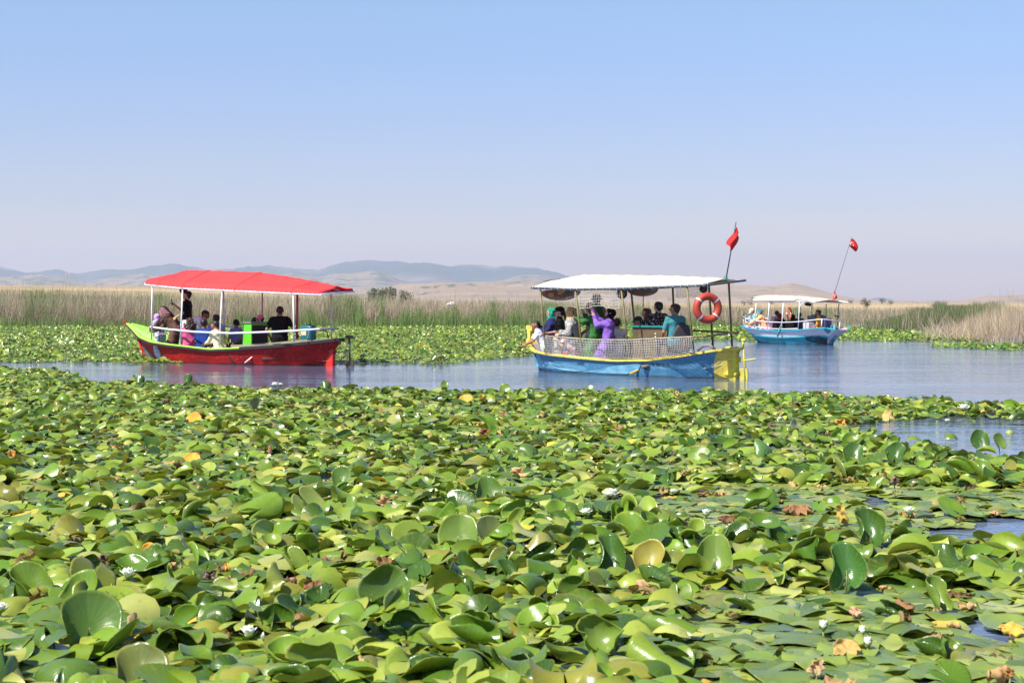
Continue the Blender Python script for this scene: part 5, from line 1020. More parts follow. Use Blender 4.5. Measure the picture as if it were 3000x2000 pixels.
# helmsman's chair
g = BB.loc(*c2(1490, 1110), .15); t = empty('padded_chair', BB.world((g.x - .05, .18, .03)), 'dark padded chair with rounded back and a red tag, behind the teal shirted helmsman', 'chair'); t.rotation_euler = (0, 0, math.radians(108))
blk = mat('dark_upholstery', (.035, .033, .038), .7, bump=.003)
mb = MB(); wz = BB.loc(*c2(1490, 980), .15).z
rows = [[(-.03 + dx, .24 * s_ * math.cos(a) , .42 + (wz - .45) * (.25 + .75 * math.sin(a)) * s_ + .0) for a in [math.pi * i / 16 for i in range(17)]] for dx, s_ in ((.04, .1), (.04, .9), (.03, 1.), (-.03, 1.), (-.04, .9), (-.04, .1))]
mb.grid(rows); mb.build('backrest', blk, t, smooth=True, bevel=0); mb = MB(); mb.box((0, -.24, .40), (.40, .24, .47)); mb.build('seat', blk, t, bevel=.02)
mb = MB(); mb.tube([(.2, 0, 0), (.2, 0, .40)], .03, 8); mb.build('pedestal', STEEL, t, smooth=True)
mb = MB(); mb.box((-.075, -.03, .52), (-.062, -.005, .68)); mb.build('strap', BLACK, t); mb = MB(); mb.box((-.082, -.028, .60), (-.074, -.008, .71)); mb.build('red_tag', mat('red_tag', lin((200, 40, 30)), .5), t)
# ======== third boat
TB = Boat('turquoise_canopied_boat', 'small turquoise and white boat with railings and a cream canopy, far right', (2433.5, 1010.5), (2214.4, 1002), .82)
TB.hull([(2100, 952), (2173, 954.8), (2187, 960), (2228, 966), (2282, 969.7), (2337, 967), (2391, 961.6), (2418, 960.2), (2450, 966), (2480, 972)],
        [(0, .30), (.3, .05), (.5, 0), (.75, -.22), (1, -.63)], [(0, 3.7), (.3, 4.4), (.45, 4.6), (.7, 4.95), (.88, 5.25), (1, 5.51)],
        [(0, .35), (.04, .58), (.10, .78), (.2, .93), (.35, 1.), (.5, 1.), (.65, .97), (.78, .84), (.88, .60), (.95, .34), (1, .03)], gp=.36)
tur = mat('turquoise_paint', lin((45, 150, 170)), .5, var=.12, scale=4, bump=.002, scuff=(lin((120, 180, 190)), .3), grime=((.04, .04, .03), .01)); wh = mat('chalk_white_paint', lin((218, 218, 226)), .5, var=.05, scuff=(lin((150, 145, 140)), .4))
TB.build_hull([tur, wh], lambda a, b, t: 1 if a >= .69 else 0, mat('pink_lining', lin((235, 165, 205)), .6), .0)
TB.rail('rim', tur, .06, .05, 0, .99, 0, .01)
for sd in (1, -1):
    mb = MB(); mb.rect([TB.P(i / 40 * .98 + .01, .70, sd, .012) for i in range(41)], .03, .04); mb.build('rubbing_strake', tur, TB.root)
mb = MB(); [mb.grid([[TB.P(0, k, 1) for k in (0, .2, .4, .6, .8, 1)], [TB.P(0, k, -1) for k in (0, .2, .4, .6, .8, 1)]])]; mb.build('transom', wh, TB.root)
c3 = lambda x, y: (2160 + x / 7.35, 850 + y / 7.35)
decal(TB, 'soot_stain', mat('soot', (.02, .022, .025), .8, scale=5, col2=(.03, .08, .10), thr=(.3, .7)), [c3(*q) for q in [(1450, 1010), (1600, 990), (1800, 1000), (1940, 1040), (1960, 1120), (1940, 1165), (1800, 1155), (1600, 1125), (1500, 1080)]], .006)
decal(TB, 'turquoise_quarter', tur, [c3(*q) for q in [(1850, 822), (1960, 820), (2030, 830), (2020, 900), (1960, 940), (1900, 880)]], .006)
J = lambda x, y: TB.loc(*c3(x, y), 0)
mb = MB(); mb.obox(Vector((J(2030, 1000).x, 0, .28)), (.05, 0, 0), (0, .05, 0), (0, 0, .42)); mb.build('stern_post', tur, TB.root, bevel=.01)
mb = MB(); mb.tube([J(2100, 740), J(2050, 1180)], [.05, .03], 8); mb.tube([J(2040, 830), J(1960, 1170)], .025, 8); mb.tube([J(1960, 975), J(2150, 1000)], .02, 8); mb.build('rudder_frame', tur, TB.root, smooth=True)
mb = MB(); a = J(2090, 860); mb.obox((a.x, 0, a.z - .05), (.07, 0, 0), (0, .02, 0), (0, 0, .20)); mb.build('rudder_blade', tur, TB.root)
for tx, ty, bx, by, v in [(408, 250, 370, 810, .62), (690, 250, 650, 840, .76), (990, 270, 950, 862, .80), (1345, 210, 1310, 855, .80)]: TB.pole(TB.loc(*c3(tx, ty), .80), TB.loc(*c3(bx, by), v), .017, wht)
for tx, ty, bx, by in [(1610, 260, 1600, 540), (1915, 300, 1905, 580), (2190, 290, 2145, 580)]:
    a, b = TB.loc(*c3(tx, ty), -.78), TB.loc(*c3(bx, by), -.74); b.z = .52; TB.pole(a, b, .017, mat('grey_tube_' + str(tx), (.25, .24, .24), .5))
# railings: top rail all round, middle rail, stanchions
def prail(ys, name='railing', r=.016):
    mb = MB(); mb.tube([TB.loc(*c3(x, y), v) for x, y, v in ys], r, 6); return mb.build(name, wht, TB.root, smooth=True)
prail([(130, 570, .02), (200, 615, .30), (400, 655, .62), (700, 685, .76), (1000, 692, .80), (1300, 680, .80), (1550, 650, .80), (1820, 622, .74)]); prail([(1820, 622, .74), (2215, 660, -.55)]); prail([(130, 570, .02), (180, 560, -.2), (260, 565, -.45)])
prail([(140, 740, .02), (210, 765, .30), (400, 790, .62), (700, 825, .76), (1000, 835, .80), (1310, 825, .80)]); prail([(560, 595, -.70), (690, 615, -.76)]); prail([(590, 740, -.70), (690, 760, -.76)]); prail([(1820, 622, .74), (1815, 805, .74)], 'stanchion', .02); prail([(2215, 660, -.55), (2195, 850, -.52)], 'stanchion', .02); prail([(135, 570, .02), (135, 750, .02)], 'stanchion', .014); prail([(180, 610, .2), (165, 770, .2)], 'stanchion', .014)
prail([(1345, 400, .80), (1370, 320, .79), (1430, 260, .78), (1520, 225, .76)], 'canopy_brace', .02)
tedge = [(.0, 1.53), (.45, 1.57), (.9, 1.57), (1.74, 1.54), (2.6, 1.56), (3.5, 1.60)]
mb = MB(); mb.tube([(u, .80, z) for u, z in tedge], .015, 6); mb.build('canopy_rail', wht, TB.root, smooth=True); mb = MB(); mb.tube([(u, -.80, z) for u, z in tedge], .015, 6); mb.build('canopy_rail', wht, TB.root, smooth=True)
tcloth = mat('ivory_canvas', lin((238, 226, 200)), .75, var=.03, trans=((.7, .5, .3), .25))
TE = [(-.25, 1.50), (.3, 1.60), (.9, 1.66), (1.74, 1.66), (2.6, 1.68), (3.35, 1.70), (3.6, 1.72)]
TB.canopy(tcloth, ((-.1, .35), 3.6), TE, [(.35, 1.50), (1.2, 1.53), (3.6, 1.70)], [(-.47, 1.52), (-.13, 1.58), (.43, 1.67), (1.8, 1.76), (2.8, 1.79), (3.6, 1.81)], .84, power=2.2, hoops=(-.1, .9, 1.8, 2.7, 3.6), folds=.012)
mb = MB()      # scalloped valance of the port side
mb.grid([[(u, .845 + .008 * math.sin(u * 60), z) for u, z in [(.95 + 2.62 * i / 70, 1.665) for i in range(71)]], [(u, .85 + .010 * math.sin(u * 60), z) for u, z in [(.95 + 2.62 * i / 70, 1.565 + .012 * math.sin(i * 1.1)) for i in range(71)]]]); o = mb.build('valance', tcloth, TB.root, smooth=True)
so = o.modifiers.new('thickness', 'SOLIDIFY'); so.thickness = .004
a = TB.loc(*c3(1530, 545), .15); mb = MB(); mb.box((a.x - .45, -.3, .02), (a.x, .2, a.z)); o = mb.build('console', mat('grey_console', (.10, .095, .10), .6), TB.root, bevel=.01); mb = MB(); mb.box((a.x - .42, -.2, a.z), (a.x - .1, .1, a.z + .03)); mb.build('instrument', BLACK, o)
a = TB.loc(*c3(1390, 690), .5); b = TB.loc(*c3(1530, 830), .5); mb = MB(); mb.box((b.x + .04, .1, .30), (a.x, .45, a.z)); mb.build('locker', mat('pale_grey_board', (.5, .48, .52), .6), TB.root, bevel=.008)
a = TB.loc(*c3(560, 780), .3); b = TB.loc(*c3(730, 860), .3); mb = MB(); mb.box((b.x, -.38, .32), (a.x, .40, a.z)); mb.build('pink_locker', mat('pink_board', lin((240, 165, 210)), .5), TB.root, bevel=.01)
TB.bench(mat('grey_bench', (.3, .3, .3), .6), 1.2, 3.3, .26)
a = TB.loc(*c3(1885, 690), .25); t = empty('padded_chair', TB.world((a.x, .12, .03)), 'violet padded chair behind the yellow shirted helmsman of the third boat', 'chair'); t.rotation_euler = (0, 0, TB.yaw + .4)
vio = mat('violet_upholstery', lin((62, 52, 92)), .6); mb = MB(); mb.box((-.04, -.24, .40), (.04, .24, .93)); mb.build('backrest', vio, t, bevel=.035, smooth=True); mb = MB(); mb.box((0, -.22, .38), (.4, .22, .46)); mb.build('seat', vio, t, bevel=.02); mb = MB(); mb.tube([(.2, 0, .20), (.2, 0, .38)], .03, 8); mb.build('pedestal', STEEL, t); mb = MB(); mb.box((-.055, -.03, .42), (-.042, .04, .72)); mb.build('strap', BLACK, t)
life_ring(TB, *c3(1113, 495), .78, 10, 18.5, 'small orange life ring hung edge on amidships on the third boat', (.52, .85, 0), .30, (0., 1.57, 3.14, 4.71), bw=.3, col=(205, 85, 35))
a = TB.loc(*c3(890, 900), .92); t = empty('boat_fender', TB.world(a), 'turquoise sausage fender hanging on the white side of the third boat', 'fender'); mb = MB(); mb.cone((.03, 0, .10), (-.03, 0, -.12), .045, .04, 12); mb.cone((-.03, 0, -.12), (-.04, 0, -.19), .03, .015, 10); mb.build('fender_body', tur, t, smooth=True); mb = MB(); mb.tube([(.03, 0, .12), TB.world(TB.loc(*c3(950, 720), .8)) - TB.world(a)], .006, 5); mb.build('cord', wht, t)
a = TB.loc(*c3(1515, 300), .0); t = empty('hanging_bundle', TB.world(a), 'black bundle tied under the stern end of the third boat\'s canopy', 'bundle'); mb = MB(); mb.sphere((0, 0, 0), .10, (1.2, .8, .7)); mb.sphere((.08, 0, -.02), .06); mb.build('cloth', BLACK, t, smooth=True)
a = TB.loc(*c3(2145, 560), -.7); t = empty('outboard_handle', TB.world(a), 'black crutch shaped handle on the stern pole of the third boat', 'handle bar'); mb = MB(); mb.tube([(-.09, 0, .03), (.09, .02, -.03)], .025, 8); mb.build('grip', BLACK, t, smooth=True)
a = TB.loc(*c3(130, 545), 0); t = empty('bow_grip', TB.world(a), 'short black grip standing on the bow rail of the third boat', 'grip'); mb = MB(); mb.tube([(0, 0, -.03), (.02, 0, .08)], .022, 8); mb.build('sleeve', BLACK, t, smooth=True)
# ======== flags
def flag(boat, base, tip, outline, label, cloth, pole_r, polecol, emblem=None, group='red national flags'):
    """base, tip: boat points; outline: rows of photo pixels across the cloth"""
    w0, w1 = boat.world(base), boat.world(tip); t = empty('flag', w0, label, 'flag', group)
    if pole_r: mb = MB(); mb.tube([(0, 0, 0), w1 - w0], [pole_r, pole_r * .7], 8); mb.build('pole', polecol, t, smooth=True)
    d = w1.y; rows = []
    for r, row in enumerate(outline): rows.append([at(x, y, d + .10 * math.sin(i * 2.1 + r * .8)) - w0 for i, (x, y) in enumerate(row)])
    mb = MB(); mb.grid(rows); o = mb.build('cloth', cloth, t, smooth=True); s_ = o.modifiers.new('s', 'SUBSURF'); s_.levels = s_.render_levels = 2; so = o.modifiers.new('thickness', 'SOLIDIFY'); so.thickness = .004
    if emblem:
        cx_, cy_, k, ang = emblem
        def M(a, b): ca, sa = math.cos(ang), math.sin(ang); return at(cx_ + (a * ca - b * sa) * k, cy_ - (a * sa + b * ca) * k, d - .09) - w0
        mb = MB(); n = 20; outer = [M(math.cos(a), math.sin(a)) for a in [math.radians(35) + math.radians(290) * i / n for i in range(n + 1)]]; inner = [M(.22 + .80 * math.cos(a), .80 * math.sin(a)) for a in [math.radians(46) + math.radians(268) * i / n for i in range(n + 1)]]; mb.grid([inner, outer])
        st = [M(1.25 + (.5 if i % 2 == 0 else .2) * math.cos(math.pi + math.pi * i / 5), (.5 if i % 2 == 0 else .2) * math.sin(math.pi + math.pi * i / 5)) for i in range(10)]; mb.add(st + [M(1.25, 0)], [(i, (i + 1) % 10, 10) for i in range(10)])
        e = mb.build('crescent_and_star', WHITEP, o); so = e.modifiers.new('thickness', 'SOLIDIFY'); so.thickness = .004; so.offset = 0
    return t
flagred = mat('flag_red', lin((226, 40, 34)), .7, var=.06, scale=5, trans=((.8, .03, .02), .35)); polem = mat('dark_green_pole', (.03, .05, .04), .5)
b0 = BB.loc(*c2(1888, 612), .30); b1 = BB.loc(*c2(1980, 92), .30)
flag(BB, b0, b1, [[c2(*q) for q in r] for r in [[(1984, 135), (1987, 134), (1990, 136)], [(1966, 175), (1985, 180), (1998, 170)], [(1940, 215), (1975, 222), (2006, 205)], [(1900, 250), (1955, 262), (2004, 240)], [(1884, 297), (1940, 292), (1990, 275)], [(1936, 300), (1950, 305), (1972, 300)], [(1924, 350), (1930, 352), (1942, 345)]]], 'large red flag wrapped round its slanting dark pole above the blue boat', flagred, .013, polem)
mb = MB(); a = BB.loc(*c2(2003, 210), .30)
o = bpy.data.objects['flag']; mb = MB(); w0 = BB.world(b0); d = BB.world(b1).y; mb.grid([[at(*c2(2000, 196), d - .07) - w0, at(*c2(2007, 204), d - .07) - w0], [at(*c2(2002, 212), d - .08) - w0, at(*c2(2007, 212), d - .08) - w0], [at(*c2(1999, 224), d - .08) - w0, at(*c2(2004, 220), d - .08) - w0]])
e = mb.build('folded_emblem', WHITEP, [c for c in o.children if c.name.startswith('cloth')][0]); so = e.modifiers.new('thickness', 'SOLIDIFY'); so.thickness = .004
mb = MB(); [ring(mb, (b0.x + .00, .30 + .0, b0.z + .03 + .022 * k), (1, 0, 0), (0, 1, 0), .03, .009, 10, 5) for k in range(4)]; mb.build('lashing', mat('green_rope', lin((60, 150, 130)), .8), BB.root, smooth=True)
c4 = lambda x, y: (2140 + x / 4.1275, 660 + y / 4.1275)
b0 = TB.loc(*c4(1232, 905), .0); b1 = TB.loc(*c4(1468, 138), .0)
flag(TB, b0, b1, [[c4(*q) for q in r] for r in [[(1468, 152), (1455, 190), (1440, 225), (1433, 247)], [(1495, 175), (1480, 210), (1465, 245), (1455, 270)], [(1520, 200), (1510, 235), (1495, 268), (1482, 292)], [(1542, 245), (1535, 270), (1522, 295), (1505, 315)], [(1546, 272), (1538, 290), (1530, 305), (1520, 324)]]], 'red flag with white crescent and star on a long slanting pole above the third boat', flagred, .009, BLACK, (*c4(1466, 224), 5.2, -.75))
flag(TB, b0, TB.loc(*c4(1262, 790), .0), [[c4(*q) for q in r] for r in [[(1262, 782), (1265, 782), (1268, 784)], [(1248, 820), (1262, 825), (1274, 822)], [(1238, 855), (1262, 862), (1284, 850)], [(1236, 885), (1262, 880), (1298, 878)], [(1230, 915), (1250, 904), (1272, 890)]]], 'small faded red flag at the foot of the long pole on the third boat', mat('faded_flag_red', lin((236, 90, 70)), .7, scale=14, col2=lin((240, 150, 130)), thr=(.3, .45), trans=((.8, .2, .1), .3)), 0, BLACK, (*c4(1254, 846), 3.2, -1.4))
# ---------------------------------------------------------------- people
SK = [mat('skin_fair', lin((205, 155, 128)), .55, var=.04, spec=.3), mat('skin_tanned', lin((165, 112, 84)), .55, var=.04, spec=.3)]
HAIR = {'black': mat('hair_black', (.012, .010, .010), .5, bump=.004, bscale=60), 'brown': mat('hair_brown', (.05, .025, .018), .5, bump=.004, bscale=50), 'auburn': mat('hair_auburn', (.085, .025, .015), .5, bump=.004, bscale=50)}
EYE = mat('eye_dark', (.01, .008, .006), .2); LIP = mat('lip', lin((150, 80, 75)), .5); LENS = mat('sunglass_lens', (.01, .01, .012), .12)
FAB = {}
def fab(name, rgb, **k):
    if name not in FAB: FAB[name] = mat('cloth_' + name, lin(rgb), .85, var=.10, scale=8, bump=.003, bscale=40, spec=.2, **k)
    return FAB[name]
def ik(a, t, l1, l2, hint):
    d = t - a; L = min(d.length, (l1 + l2) * .995); d = d.normalized(); t = a + d * L
    x = (l1 * l1 - l2 * l2 + L * L) / (2 * L); h = math.sqrt(max(l1 * l1 - x * x, 0)); n = hint - d * hint.dot(d); n = n.normalized() if n.length > 1e-5 else d.orthogonal()
    return a + d * x + n * h, t
def hand(mb, w, d, pn, s, side, curl=.5):
    """palm, four bent fingers of unequal length and a thumb from the side of the palm"""
    d = d.normalized(); pn = (pn - d * pn.dot(d)).normalized(); a = d.cross(pn).normalized() * side
    for k in (-1, 0, 1): mb.cone(w + a * k * .018 * s, w + d * .085 * s + a * k * .026 * s, .014 * s, .0125 * s, 8)
    for k, ln in zip((-1.5, -.5, .5, 1.5), (.052, .066, .072, .064)):
        r = w + d * .088 * s + a * k * .019 * s; m = r + (d * math.cos(curl * .6) + pn * math.sin(curl * .6)) * ln * .52 * s; e = m + (d * math.cos(curl * 1.7) + pn * math.sin(curl * 1.7)) * ln * .48 * s
        mb.cone(r, m, .0095 * s, .0088 * s, 8); mb.cone(m, e, .0088 * s, .0075 * s, 8)
    b = w + d * .025 * s + a * .03 * s; m = b + (d * .7 + a * .7 + pn * .25).normalized() * .036 * s; mb.cone(b, m, .0125 * s, .011 * s, 8); mb.cone(m, m + (d * .9 + pn * .5 + a * .1).normalized() * .03 * s, .011 * s, .009 * s, 8)
def person(boat, label, hx, v, face, pose='sit', lean=8, side=0, hy=0, hp=0, L=None, Rr=None, s=.95, skin=0, top=None, sleeve='short', bottom=None, skirt=None, hair='black', style='short', scarf=None, w=1., eyes=True, hold=None, phone=None, glasses=False, curl=.5, chest=0., strap=None, vest=None, brim=.14):
    """hx: (px, py) of the crown of the head in the photograph; v: place across the boat; face: compass of the chest in degrees (180 = to the left); L, Rr: wrist targets (forward, left, up) from the shoulders"""
    ht = boat.loc(hx[0], hx[1], v); wt = boat.world(ht)
    ln = math.radians(lean); sd = math.radians(side); sp = Vector((math.sin(ln), math.sin(sd), math.cos(ln))).normalized()
    Hq = Matrix.Rotation(math.radians(hy), 3, 'Z') @ Matrix.Rotation(math.radians(hp + lean * .35), 3, 'Y'); hd = Hq @ Vector((0, 0, 1))
    extra = 1.0 if style in ('short', 'bald') else 1.02
    top_off = sp * .50 * s + sp * .045 * s + hd * (.108 + .115 * extra) * s
    yaw = math.radians(face); Rz = Matrix.Rotation(yaw, 3, 'Z'); root = wt - Rz @ top_off     # pelvis in the world
    P = Vector((0, 0, 0)); N = sp * .50 * s; C = N + sp * .045 * s + hd * .108 * s; lat = Vector((0, 1, 0)); lat = (lat - sp * lat.dot(sp)).normalized()
    H = lambda x, y, z: C + Hq @ (Vector((x, y, z)) * s * 1.09)
    fl = -(root.z - .03)                       # floor in the local frame
    S_ = {1: N - sp * .058 * s + lat * .160 * s * w, -1: N - sp * .058 * s - lat * .160 * s * w}
    arms = {}
    for k, t in ((1, L), (-1, Rr)):
        t = Vector(t) * s if t else Vector((.26, k * .13, -.42)) * s
        raised = t.z > -.1
        e, wr = ik(S_[k], N + t, .275 * s, .25 * s, Vector((-.25, k * (.5 if raised else .6), -1))); arms[k] = (S_[k], e, wr)
    legs = {}
    for k in (1, -1):
        hip = P + Vector((0, k * .09 * s, -.03 * s))
        if pose == 'stand': foot = Vector((.02 + .06 * k, k * .11 * s, min(fl + .07, -.55 * s))); kn, foot = ik(hip, foot, .43 * s, .42 * s, Vector((1, .1 * k, 0)))
        elif pose == 'crouch': foot = Vector((.10, k * .12 * s, max(fl + .07, -.5 * s))); kn, foot = ik(hip, foot, .43 * s, .42 * s, Vector((1, .25 * k, .3)))
        else: kn = hip + Vector((.40, k * .05, .03)) * s; foot = Vector((kn.x + .03, kn.y, max(fl + .07, kn.z - .42 * s)))
        def inside(p):       # legs stay inside the hull
            w_ = root + Rz @ p - boat.o; q = Vector((min(max(w_.dot(boat.f), .1), boat.ub(.45) - .7), w_.dot(boat.l), max(w_.z, .09))); t_, k_ = boat.tk(q.x, min(q.z, .3)); m_ = max(boat.P(t_, k_).y - .21, .02); q.y = min(max(q.y, -m_), m_)
            return Rz.inverted() @ (boat.o + boat.f * q.x + boat.l * q.y + Vector((0, 0, q.z)) - root)
        legs[k] = (hip, inside(kn), inside(foot))
    def torso(mb, f=0.):
        W_ = w; ch = .02 * chest
        mb.cone(P + lat * .075 * s, P - lat * .075 * s, .112 * s * (.9 + .1 * W_) + f, .112 * s * (.9 + .1 * W_) + f); a = P.lerp(N, .45); mb.cone(a + lat * .055 * s * W_, a - lat * .055 * s * W_, .102 * s + f, .102 * s + f)
        b = P.lerp(N, .76); mb.cone(b + lat * .085 * s * W_, b - lat * .085 * s * W_, (.108 + ch) * s + f, (.108 + ch) * s + f); c = P.lerp(N, .89); mb.cone(c + lat * .135 * s * W_, c - lat * .14 * s * W_, .062 * s + f, .062 * s + f)
        for q in (-1, 0, 1): mb.cone(P + lat * q * .07 * s, b + lat * q * .08 * s * W_, .100 * s + f, .100 * s + f); mb.cone(a + lat * q * .05 * s, c + lat * q * .09 * s * W_, .092 * s + f, .060 * s + f)
        mb.cone(c, N + sp * .03 * s, .075 * s + f * .6, .058 * s + f * .4)
    mb = MB(); torso(mb)
    mb.cone(N - sp * .01, H(-.015, 0, -.045), .062 * s, .056 * s); mb.cone(H(-.028, 0, .018), H(.022, 0, .02), .086 * s, .084 * s); mb.cone(H(.02, 0, -.02), H(.045, 0, -.068), .066 * s, .042 * s)
    mb.cone(H(.088, 0, .012), H(.104, 0, -.020), .009 * s, .014 * s, 8); mb.cone(H(.083, 0, -.058), H(.087, 0, -.05), .018 * s, .016 * s, 8)
    for k in (1, -1):
        mb.cone(H(-.002, k * .076, -.022), H(-.004, k * .083, .008), .013 * s, .016 * s, 8); mb.cone(H(.05, k * .045, -.015), H(.055, k * .035, -.03), .03 * s, .026 * s, 8)
        a, e, wr = arms[k]; mb.cone(a, e, .047 * s, .038 * s); mb.cone(e, wr, .038 * s, .025 * s); fd = (wr - e).normalized()
        hand(mb, wr, fd, Vector((.1, -k * .8, -.5)) if t.z < .2 else Vector((.6, -k, 0)), s, k, curl if not (phone and phone[0] == k) else 1.1)
        hip, kn, ft = legs[k]; mb.cone(hip, kn, .080 * s, .056 * s); mb.cone(kn, ft, .054 * s, .036 * s); mb.cone(ft + Vector((-.03, 0, -.035)) * s, ft + Vector((.15, 0, -.045)) * s, .034 * s, .028 * s)
    body = blob(mb, 'person', SK[skin], None, .0085 if eyes else .010, 2)
    body.location = root; body.rotation_euler = (0, 0, yaw); tag(body, label, 'person', boat.people)
    robe = .018 if (sleeve == 'long' and skirt) else 0.
    if top:
        mb = MB(); torso(mb, .018 + robe); cut = 1.0 if sleeve == 'long' else .72
        if robe: mb.cone(P.lerp(N, .55), P - sp * .12, .135 * s, .165 * s)
        for k in (1, -1):
            a, e, wr = arms[k]; mb.cone(a, a.lerp(e, cut), .066 * s + robe * .8, .056 * s + robe)
            if sleeve == 'long': mb.cone(e, e.lerp(wr, .93), .057 * s + robe, .042 * s + robe * .7)
        if skirt is None: mb.cone(P + Vector((0, .07, -.06)) * s, P + Vector((0, -.07, -.06)) * s, .132 * s, .132 * s)
        mb.cone(N - sp * .03, N + sp * .035 * s, .075 * s, .066 * s); blob(mb, 'shirt' if sleeve == 'short' else 'jacket', top, body, .014, 3, .024 + robe)
    if skirt:
        mb = MB()
        if pose in ('stand', 'crouch'):
            zf = max(min(legs[1][2].z, legs[-1][2].z) - .0, fl + .05); mb.cone(P + lat * .07 * s, P - lat * .07 * s, .14 * s, .14 * s); mid = (legs[1][1] + legs[-1][1]) / 2
            for q in (-1, 0, 1): mb.cone(P + lat * .06 * q * s, inside(Vector((mid.x * .6 + .02, q * .08, (zf + P.z) / 2))), .135 * s, .15 * s); mb.cone(inside(Vector((mid.x * .6 + .02, q * .08, (zf + P.z) / 2))), inside(Vector((.02, q * .10, zf + .08))), .15 * s, .15 * s)
        else:
            for k in (1, -1): hip, kn, ft = legs[k]; mb.cone(hip, kn, .125 * s, .10 * s); mb.cone(kn, ft + Vector((0, 0, .05)), .10 * s, .10 * s)
            a, b = legs[1], legs[-1]; mb.cone(P, (a[1] + b[1]) / 2, .13 * s, .10 * s); mb.cone((a[1] + b[1]) / 2, (a[2] + b[2]) / 2 + Vector((0, 0, .05)), .10 * s, .11 * s)
        blob(mb, 'skirt', skirt, body, .016, 4, .03)
    if bottom:
        mb = MB(); mb.cone(P + lat * .075 * s - sp * .01, P - lat * .075 * s - sp * .01, .124 * s, .124 * s)
        for k in (1, -1): hip, kn, ft = legs[k]; mb.cone(hip, kn, .094 * s, .072 * s); mb.cone(kn, kn.lerp(ft, .92 if bottom[1] else .08), .070 * s, .054 * s)
        blob(mb, 'trousers' if bottom[1] else 'shorts', bottom[0], body, .014, 3, .012)
    for k in (1, -1): mb = MB(); ft = legs[k][2]; mb.cone(ft + Vector((-.04, 0, -.04)) * s, ft + Vector((.16, 0, -.05)) * s, .042 * s, .034 * s); mb.build('shoe', fab('shoe', (60, 58, 60)), body, smooth=True)
    if scarf:
        mb = MB(); mb.cone(H(-.035, 0, .022), H(.008, 0, .030), .102 * s, .096 * s); mb.cone(H(-.03, 0, -.01), H(-.02, 0, -.07), .088 * s, .078 * s); mb.cone(H(.01, 0, -.085), H(.03, 0, -.09), .065 * s, .058 * s)
        mb.cone(H(-.03, 0, -.07), N - sp * .02 - Vector((.02, 0, 0)), .080 * s, .105 * s)
        for k in (1, -1): mb.cone(H(.0, k * .03, .04), H(-.005, k * .04, -.06), .062 * s, .058 * s); mb.cone(N, N + lat * k * .09 * s - sp * .04, .088 * s, .065 * s)
        mb.cone(N + Vector((.03, 0, 0)), P.lerp(N, .78) + Vector((.06, .02, 0)) * s, .085 * s, .06 * s)
        if len(scarf) > 1: mb.cone(H(-.05, 0, -.03), P.lerp(N, scarf[1]) - Vector((.10, .02, 0)) * s, .11 * s, .12 * s); mb.cone(N - Vector((.04, -.06, 0)) * s, P.lerp(N, scarf[1] + .1) - Vector((.10, -.08, 0)) * s, .08 * s, .06 * s)
        blob(mb, 'headscarf', scarf[0], body, .011, 3, .014)
    elif style != 'bald':
        mb = MB(); mb.cone(H(-.036, 0, .028), H(.012, 0, .040), .093 * s, .083 * s); mb.cone(H(-.045, 0, .0), H(-.045, 0, -.03), .070 * s, .058 * s)
        if style == 'long':
            mb.cone(H(-.04, 0, .0), H(-.075, 0, -.20), .085 * s, .08 * s)
            for k in (1, -1): mb.cone(H(-.02, k * .05, 0), H(-.045, k * .075, -.17), .05 * s, .055 * s)
        if style == 'curly':
            for i in range(46):
                a = i * 2.4; z = .07 - .30 * (i / 46); r_ = .075 + .03 * math.sin(i * 1.7) + (.035 if z < -.04 else 0); q = Vector((-abs(math.cos(a)) * r_ * .9 - .03, math.sin(a) * r_, z)); mb.cone(H(*q), H(q.x, q.y * 1.05, q.z - .03), .035 * s, .026 * s, 8)
        if style == 'bun': mb.cone(H(-.11, 0, .03), H(-.12, 0, -.02), .045 * s, .042 * s)
        if style == 'tail': mb.cone(H(-.10, 0, .0), H(-.13, 0, -.16), .035 * s, .03 * s)
        blob(mb, 'hair', HAIR[hair], body, .010, 2, .012)
    if hold:      # cap or hat: (kind, material)
        mb = MB()
        if hold[0] == 'cap':
            mb.cone(H(-.026, 0, .045), H(.012, 0, .047), .098 * s, .092 * s); c = blob(mb, 'cap', hold[1], body, .010, 1); mb = MB(); n = 9
            mb.grid([[H(.075 + (.082 * math.cos(a)) * q, .078 * math.sin(a), .040 - .022 * q - .018 * abs(math.sin(a))) for a in [math.radians(-80 + 160 * i / n) for i in range(n + 1)]] for q in (0, .5, 1)])
            o = mb.build('visor', hold[1], c, smooth=True); so = o.modifiers.new('thickness', 'SOLIDIFY'); so.thickness = .006
        else:
            rows = [[H(rx * math.cos(a), rx * .92 * math.sin(a), z) for a in [2 * math.pi * i / 24 for i in range(24)]] for rx, z in ((brim, .015), (.115, .035), (.100, .055), (.094, .10), (.075, .128), (.01, .132))]
            mb.grid(rows[::1], True); o = mb.build('bucket_hat', hold[1], body, smooth=True); so = o.modifiers.new('thickness', 'SOLIDIFY'); so.thickness = .005
    if eyes:
        for k in (1, -1): mb = MB(); mb.sphere(H(.079, k * .029, .006), .0085 * s, (1, 1.3, .8)); mb.build('eye', EYE, body, smooth=True)
        mb = MB(); mb.sphere(H(.090, 0, -.046), .012 * s, (.5, 1.5, .45)); mb.build('mouth', LIP, body, smooth=True)
    if glasses:
        mb = MB()
        for k in (1, -1): mb.sphere(H(.090, k * .030, .006), .020 * s, (.35, 1.2, .85)); mb.tube([H(.088, k * .050, .008), H(0, k * .084, .010)], .003, 5)
        mb.build('sunglasses', LENS, body, smooth=True)
